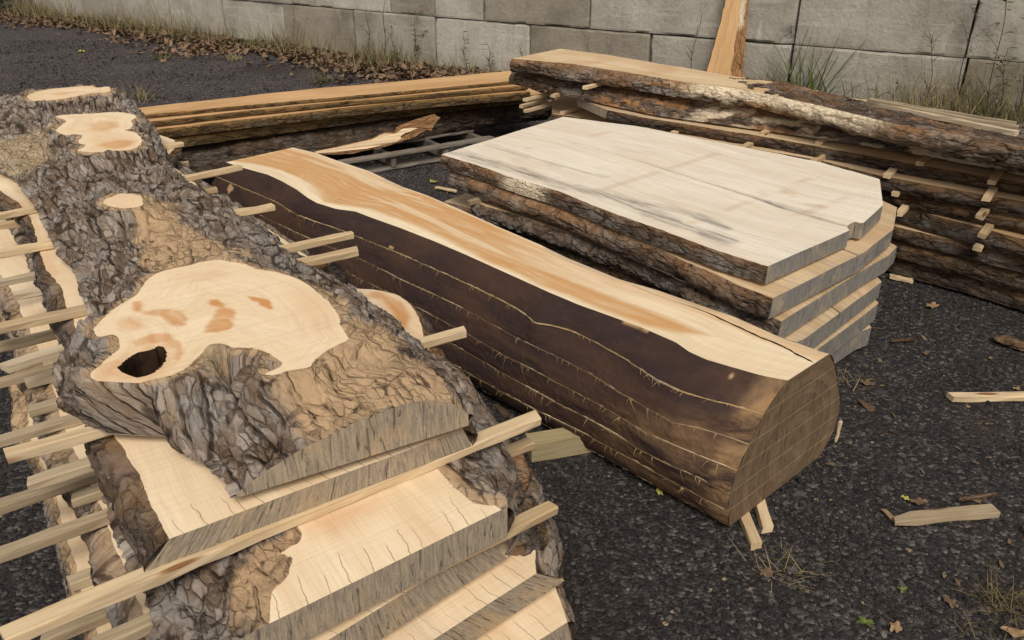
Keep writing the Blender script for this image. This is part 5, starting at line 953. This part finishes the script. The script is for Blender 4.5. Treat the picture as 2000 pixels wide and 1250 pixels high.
def chips():
    zones = [((-.55, 1.0), (.9, .45)), ((.1, 1.2), (.35, .5)), ((1.0, 2.35), (.5, .35)), ((1.55, 2.9), (.35, .4)), ((-.3, 2.5), (.5, .3)), ((1.9, 3.3), (.6, .3)), ((-.4, 4.9), (.6, .5)), ((1.4, 2.0), (.9, .6))]
    V, Fq, R_, off = [], [], [], 0
    for (cx, cy), (sx, sy) in zones:
        for _ in range(14):
            c = np.array([cx+rng.normal()*sx*.6, cy+rng.normal()*sy*.6]); L = np.exp(rng.normal(-4.3, .5)); w = L*rng.uniform(.12, .5); a = rng.uniform(0, 6.28); z = float(gz(c[0], c[1]))+.006; t = rng.normal()*.25
            q_ = np.array([(-L, -w, 0), (-L*.3, -w*1.2, .1*L), (L, -w*.4, 0), (L*.9, w*.5, 0), (.1*L, w, .12*L), (-L*.8, w*.8, 0)]); q_ = np.concatenate([q_, q_-[0, 0, .002]]); ca, sa = math.cos(a), math.sin(a)
            V.append(np.stack([q_[:, 0]*ca-q_[:, 1]*sa+c[0], q_[:, 0]*sa+q_[:, 1]*ca+c[1], q_[:, 2]+t*q_[:, 0]+z], 1)); f = np.array([[0, 1, 4, 5], [1, 2, 3, 4]]); s_ = np.array([[i, (i+1) % 6, (i+1) % 6+6, i+6] for i in range(6)]); Fq.append(np.concatenate([f, s_])+off); off += 12; R_.append(np.full(12, rng.random()))
    tag(mk('wood_debris', np.concatenate(V), np.concatenate(Fq), M['chip'], attrs={'rnd': np.concatenate(R_)}, smooth=False), 'small bark scraps and splinters scattered over the gravel', 'debris', kind='stuff')
chips()
# ================================================================== PLANTS
def blades(base, hts, wid, lean, mat_rnd, curl=.5, az=None, nseg=5):
    n = len(base); s = np.linspace(0, 1, nseg+1); a = rng.uniform(0, 6.283, n) if az is None else az; le = lean*(.4+rng.random(n)); cu = curl*rng.random(n)
    ang = le[:, None]+cu[:, None]*s[None]*1.6; dl_ = hts[:, None]/nseg; hx = np.concatenate([np.zeros((n, 1)), np.cumsum(np.sin(ang[:, 1:])*dl_, 1)], 1); hz = np.concatenate([np.zeros((n, 1)), np.cumsum(np.cos(ang[:, 1:])*dl_, 1)], 1)
    ctr = np.stack([base[:, :1]+hx*np.cos(a)[:, None], base[:, 1:2]+hx*np.sin(a)[:, None], base[:, 2:3]+np.maximum(hz, .003)], -1); tw = a+math.pi/2+rng.normal(size=n)*.5
    sd_ = np.stack([np.cos(tw), np.sin(tw), 0*tw], 1)[:, None]*(np.asarray(wid).reshape(-1, 1)*(1-s[None]**1.5*.92))[..., None]*.5
    V = np.stack([ctr-sd_, ctr+sd_], 2).reshape(-1, 3); k = (nseg+1)*2; f0 = grid_faces(nseg+1, 2); Fq = (f0[None]+(np.arange(n)*k)[:, None, None]).reshape(-1, 4)
    return V, Fq, np.repeat(mat_rnd, k)
def tuft(name, label, cat, c, n, h, r, lean, mat, wid=.005, group=None, curl=.6):
    c = np.array(c); c[2] = gz(c[0], c[1]); b = np.stack([c[0]+rng.normal(size=n)*r, c[1]+rng.normal(size=n)*r, np.full(n, c[2]-.004)], 1); V, Fq, R_ = blades(b, h*rng.uniform(.4, 1.1, n), wid, lean, rng.random(n), curl)
    return tag(mk(name, V, Fq, M[mat], loc=c, attrs={'rnd': R_}, smooth=False), label, cat, group)
GG = 'grass tufts on the gravel'
tuft('grass_tuft', 'small dry grass tuft behind the top orange board', 'grass', P(622, 170, 0)+np.array([0, .35, 0]), 90, .24, .07, .7, 'mixgrass', .006, GG)
tuft('grass_tuft', 'dry grass tuft at the left end of the orange boards', 'grass', P(258, 208, 0)+np.array([-.05, .3, 0]), 80, .28, .08, .6, 'dry', .006, GG)
tuft('grass_tuft', 'low dark grass clump on open gravel in front of the wall', 'grass', P(312, 116, 0), 90, .18, .06, 1.1, 'mixgrass', .008, GG)
tuft('grass_tuft', 'flattened leaf and grass clump right of the low dark one', 'grass', P(458, 116, 0), 90, .14, .06, 1.3, 'dry', .012, GG)
tuft('grass_tuft', 'large withered grass clump at the lower right corner', 'grass', P(1968, 1170, 0), 150, .12, .035, 1.25, 'withered', .0028, GG, 1.)
tuft('grass_tuft', 'sparse withered grass at the bottom right border', 'grass', P(1915, 1238, 0), 50, .09, .03, 1.3, 'withered', .0025, GG, 1.)
tuft('grass_tuft', 'flattened straw bunch on gravel below the log end sticks', 'grass', P(1540, 1118, 0), 60, .10, .03, 1.5, 'dry', .0025, GG, .4)
tuft('grass_tuft', 'loose straw strands left of the flattened bunch', 'grass', P(1480, 1098, 0), 34, .09, .04, 1.55, 'dry', .002, GG, .3)
tuft('grass_tuft', 'withered brown grass scrap right of the dark log end', 'grass', P(1665, 748, 0), 50, .09, .04, 1.3, 'dry', .0025, GG, .7)
def sprig(label, c, s, seed, n=9):
    rr = np.random.default_rng(seed); V, Fq, off, R_ = [], [], 0, []; c = np.array(c); c[2] = gz(c[0], c[1])+.004
    for i in range(n):
        a = rr.uniform(0, 6.28); L = s*rr.uniform(.5, 1.); t = np.linspace(0, 1, 7); w = .22*L*np.sin(np.pi*t**.8); x = t*L; z = .25*L*np.sin(t*2.4)
        m_ = np.stack([x, 0*x, z], 1); e = np.stack([0*x, w, 0*x], 1); q_ = np.stack([m_-e, m_+e], 1).reshape(-1, 3); ca, sa = math.cos(a), math.sin(a)
        V.append(np.stack([q_[:, 0]*ca-q_[:, 1]*sa+c[0], q_[:, 0]*sa+q_[:, 1]*ca+c[1], q_[:, 2]+c[2]], 1)); Fq.append(grid_faces(7, 2, off)); off += 14; R_.append(np.full(14, rr.random()))
    tag(mk('weed_sprig', np.concatenate(V), np.concatenate(Fq), M['grass'], loc=c, attrs={'rnd': np.concatenate(R_)}), label, 'weed')
sprig('small green weed sprig flat on the gravel at the bottom right', P(1690, 1215, 0), .028, 1); sprig('tiny green weed left of the withered grass corner', P(1765, 1150, 0), .022, 2, 6)
sprig('small low green weed at the edge of the leaf litter by the wall', P(905, 132, 0), .12, 3, 14); sprig('green leafy weed in the litter near the tall weeds', P(835, 118, 0), .16, 4, 16)
def wbase(s, off): D = dl if s < 0 else dr; nn = np.array([D[1], -D[0]]); nn = nn if nn[1] < 0 else -nn; return wp(s)+nn*off
def litter():
    n = 9000; s = rng.uniform(-12, 2.6, n); o = .05+np.abs(rng.normal(size=n))*(.45+.25*fbm(s*.8, 0*s, 0, 3, 3)); pts = np.array([wbase(a, b) for a, b in zip(s, o)]); sz = rng.uniform(.025, .062, n); a = rng.uniform(0, 6.28, n)
    tl = rng.normal(size=(n, 2))*.45; q_ = np.array([(-1, 0, 0), (-.35, .5, .18), (.4, .45, .2), (1, 0, .05), (.4, -.45, .22), (-.35, -.5, .16), (0, 0, -.05)]); ca, sa = np.cos(a), np.sin(a); v = q_[None]*sz[:, None, None]*rng.uniform(.7, 1.2, (n, 7, 1))
    x = v[..., 0]*ca[:, None]-v[..., 1]*sa[:, None]; y = v[..., 0]*sa[:, None]+v[..., 1]*ca[:, None]; z = v[..., 2]+x*tl[:, :1]+y*tl[:, 1:]
    V = np.stack([x+pts[:, :1], y+pts[:, 1:], z+(.02+.05*rng.random(n)*sst(.9, 0, o))[:, None]], -1).reshape(-1, 3); f0 = np.array([[0, 1, 6], [1, 2, 6], [2, 3, 6], [3, 4, 6], [4, 5, 6], [5, 0, 6]]); Fq = (f0[None]+(np.arange(n)*7)[:, None, None]).reshape(-1, 3)
    tag(mk('leaf_litter', V, Fq, M['leaf'], attrs={'rnd': np.repeat(rng.random(n), 7)}, smooth=False), 'brown dead leaf litter drifted along the wall foot', 'leaves', kind='stuff')
litter()
def fringe():
    Vs, Fs, Rs, off = [], [], [], 0
    for mat, n, s0, s1, h, w, le, sp in (('mixgrass', 3600, -11, 1.6, .42, .007, .4, .26), ('dry', 3000, -11, 1.6, .58, .006, .35, .26)):
        s = rng.uniform(s0, s1, n); keep = fbm(s*1.3, 0*s, 0, 4, 13 if mat == 'dry' else 8) > rng.uniform(-.7, .5, n)-.25*(s < -2); s = s[keep]; n = len(s); o = .03+np.abs(rng.normal(size=n))*sp
        hh = h*rng.uniform(.25, 1., n)*(1+.5*fbm(s*2, 0*s, 0, 3, 31))*np.where(s > -.8, .75, 1.); b = np.array([np.append(wbase(a, c), 0) for a, c in zip(s, o)]); V, Fq, R_ = blades(b, hh, w, le, rng.random(n), .5)
        tag(mk('grass', V, Fq, M[mat], attrs={'rnd': R_}, smooth=False), {'mixgrass': 'green and yellow grass growing along the wall foot', 'dry': 'dry straw coloured grass stalks along the wall foot'}[mat], 'grass', kind='stuff')
fringe()
def weed(label, s, o, h, seed, leafy=1., mat='weed', branch=5, cat='weed', name='tall_weed', grp=None):
    """upright weed: thin stem, side branches, small leaves"""
    rr = np.random.default_rng(seed); b = np.append(wbase(s, o), 0); root = empty(name, b, label, cat, grp); V, Fq, off, SR = [], [], 0, []
    LV, LF, lo, LR = [], [], 0, []
    def tube(p, r):
        nonlocal off
        k = len(p); ph = np.linspace(0, 6.283, 5)[:4]
        V.append((p[:, None]+np.stack([np.cos(ph), np.sin(ph), 0*ph], 1)[None]*r[:, None, None]).reshape(-1, 3)); i, j = np.meshgrid(np.arange(k-1), np.arange(4), indexing='ij'); Fq.append(np.stack([i*4+j, i*4+(j+1) % 4, (i+1)*4+(j+1) % 4, (i+1)*4+j], -1).reshape(-1, 4)+off); off += 4*k; SR.append(np.full(4*k, rr.random()))
    def lf(p, a, L):
        nonlocal lo
        t = np.linspace(0, 1, 5); w = .16*L*np.sin(np.pi*t**.8); dz = .35*L*np.sin(t*2.6)*rr.uniform(-.6, 1.); m_ = np.stack([t*L*math.cos(a), t*L*math.sin(a), dz], 1)+p; e = np.stack([-math.sin(a)*w, math.cos(a)*w, .3*w], 1); LV.append(np.stack([m_-e, m_+e], 1).reshape(-1, 3)); LF.append(grid_faces(5, 2, lo)); lo += 10; LR.append(np.full(10, rr.random()))
    t = np.linspace(0, 1, 12); a0 = rr.uniform(0, 6.28); p = b+np.stack([.10*h*t**2*math.cos(a0)+.015*np.sin(t*9+seed), .10*h*t**2*math.sin(a0)*.4+.01*np.sin(t*7), h*t], 1); tube(p, .0045*(1-.75*t)+.001)
    for i in range(branch):
        k = rr.integers(3, 11); a = rr.uniform(0, 6.28); L = h*rr.uniform(.15, .38)*(1-.4*k/11); tt_ = np.linspace(0, 1, 7); q_ = p[k]+np.stack([math.cos(a)*L*tt_*.7, math.sin(a)*L*tt_*.4, L*tt_*(.9-.3*tt_)], 1); tube(q_, .0026*(1-.7*tt_)+.0008)
        for w in range(int(5*leafy)): lf(q_[rr.integers(2, 7)], rr.uniform(0, 6.28), rr.uniform(.03, .07))
    for w in range(int(14*leafy)): lf(p[rr.integers(2, 12)], rr.uniform(0, 6.28), rr.uniform(.04, .10))
    mk('stem', np.concatenate(V), np.concatenate(Fq), M['stem'], root, attrs={'rnd': np.concatenate(SR)})
    if LV: mk('leaves', np.concatenate(LV), np.concatenate(LF), M[mat], root, attrs={'rnd': np.concatenate(LR)}, smooth=False)
GW = 'weeds growing against the wall'
for k, (s, o, h, lv, br, mt, lb) in enumerate([(-1.05, .12, .62, .8, 2, 'weed', 'feathery green weed against the wall left of the tallest one'), (-.28, .1, .70, 1.6, 3, 'weed', 'slim leafy weed against the wall below a block joint'), (-.75, .15, .85, .15, 4, 'dry', 'bare brown stalk beside the slim leafy weed'), (-.5, .2, .5, .6, 6, 'dry', 'bushy dried seed head weed by the wall'), (.55, .12, .48, .7, 3, 'weed', 'short green weed at the foot of the second right block'), (.9, .1, .40, .7, 4, 'mixgrass', 'yellowing weed just left of the rear stack'), (-2.6, .1, .7, .2, 5, 'dry', 'dry branched stalk far left on the wall'), (1.35, .1, .42, .4, 3, 'dry', 'thin dry weed at the rear stack corner'),
    (5.15, .12, .42, .3, 3, 'stem', 'dark brown seed stalk behind the loose thin sticks'), (5.28, .1, .40, .3, 3, 'stem', 'second dark seed stalk right of the first'), (5.75, .1, 1.15, .6, 7, 'weed', 'tall dark branching weed at the far right wall'), (6.0, .12, 1.3, .8, 9, 'weed', 'tallest branching weed at the far right wall'), (6.25, .2, 1.1, 1.2, 9, 'weed', 'dense leafy weed at the right border'), (5.55, .2, .8, .5, 8, 'dry', 'dry twiggy weed before the dark right block joint'), (6.1, .3, .75, 1.4, 9, 'mixgrass', 'yellow green bushy weed at the right border'), (6.5, .25, 1.2, 1., 9, 'weed', 'weed partly outside the right border'), (3.35, .08, .85, .12, 3, 'dry', 'thin dry twig left of the leaning slab')]):
    weed(lb, s, o, h, 700+k, lv, mt, br, grp=GW)
for k, (s, o, n, h, r, le, mt, lb) in enumerate([(4.5, .10, 120, .95, .08, .42, 'grass', 'bright green arching grass clump behind the rear stack'), (4.22, .12, 90, .62, .10, .45, 'mixgrass', 'yellow green grass left of the arching clump'), (4.85, .1, 16, .8, .06, .6, 'grass', 'few long green blades bending right of the arching clump'), (5.6, .25, 520, .66, .24, .45, 'dry', 'dense dead grass below the dark right joint'), (6.1, .3, 750, .62, .27, .5, 'mixgrass', 'thick mixed grass at the far right wall foot'), (5.95, .15, 300, .85, .24, .35, 'dry', 'tall straw stalks at the far right wall')]):
    tuft('grass_clump', lb, 'grass', np.append(wbase(s, o), 0), n, h, r, le, mt, .014 if mt == 'grass' else .007, 'grass clumps by the right wall')
def bush(c, label, seed):
    rr = np.random.default_rng(seed); root = empty('bush', c, label, 'bush'); n = 2600; d = rr.normal(size=(n, 3)); d /= np.linalg.norm(d, axis=1)[:, None]; rad = rr.uniform(.5, 1., n)**.6; ctr = np.array(c)+d*rad[:, None]*np.array([.9, .8, .55])*(1+.3*fbm(d[:, 0]*2, d[:, 1]*2, d[:, 2]*2, 3, seed))[:, None]+np.array([0, 0, .45]); ctr[:, 2] = np.maximum(ctr[:, 2], .02)
    a = rr.uniform(0, 6.28, n); s_ = rr.uniform(.03, .07, n); e1 = np.stack([np.cos(a), np.sin(a), rr.normal(size=n)*.5], 1)*s_[:, None]; e2 = np.stack([-np.sin(a), np.cos(a), rr.normal(size=n)*.5], 1)*s_[:, None]*.45
    V = np.stack([ctr-e1, ctr+e2, ctr+e1, ctr-e2], 1).reshape(-1, 3); mk('leaves', V, np.arange(4*n).reshape(-1, 4), M['mixgrass'], root, attrs={'rnd': np.repeat(rr.random(n)*.5, 4)}, smooth=False)
    b = np.repeat(np.array([c]), 26, 0)+rr.normal(size=(26, 3))*np.array([.25, .2, 0]); Vb, Fb, Rb = blades(b, rr.uniform(.5, 1., 26), .012, .5, rr.random(26), .4); mk('stem', Vb, Fb, M['stem'], root, attrs={'rnd': Rb}, smooth=False)
bush((-11.0, 17.3, 0), 'brown green bush at the far left end of the wall', 5); bush((-12.4, 17.9, 0), 'dark bush beyond the far left wall end', 6)

# ================================================================== LIGHT, CAMERA
sc = bpy.context.scene
w = bpy.data.worlds.new('World'); sc.world = w; w.use_nodes = True; nt = w.node_tree; bg = nt.nodes['Background']
sky = nt.nodes.new('ShaderNodeTexSky'); sky.sky_type = 'NISHITA'; sky.sun_disc = False; EL, AZ = math.radians(50), math.radians(176)
sky.sun_elevation = EL; sky.sun_rotation = AZ; sky.air_density = 1.; sky.dust_density = 3.; sky.ozone_density = .6
hs = nt.nodes.new('ShaderNodeHueSaturation'); hs.inputs['Saturation'].default_value = .12; nt.links.new(sky.outputs[0], hs.inputs['Color']); tn_ = nt.nodes.new('ShaderNodeMix'); tn_.data_type = 'RGBA'; tn_.blend_type = 'MULTIPLY'; tn_.inputs[0].default_value = 1.; nt.links.new(hs.outputs[0], tn_.inputs[6]); tn_.inputs[7].default_value = (1., .965, .91, 1); nt.links.new(tn_.outputs[2], bg.inputs[0]); bg.inputs[1].default_value = .105
sl = bpy.data.lights.new('sun', 'SUN'); sl.energy = 1.85; sl.angle = math.radians(28); sl.color = (1., .92, .80); so = bpy.data.objects.new('sun', sl); C.objects.link(so)
dv = Vector((math.sin(AZ)*math.cos(EL), math.cos(AZ)*math.cos(EL), math.sin(EL))); so.rotation_euler = dv.to_track_quat('Z', 'Y').to_euler()
cam = bpy.data.cameras.new('camera'); co = bpy.data.objects.new('camera', cam); C.objects.link(co); co.location = (0, 0, H_); co.rotation_euler = (math.pi/2-PITCH, 0, 0); cam.sensor_width = 36; cam.lens = F_/2000*36; cam.clip_end = 500; cam.clip_start = .02; sc.camera = co
sc.view_settings.view_transform = 'Standard'; sc.view_settings.look = 'None'; sc.view_settings.gamma = 1; sc.view_settings.use_curve_mapping = False; sc.view_settings.exposure = 0.24
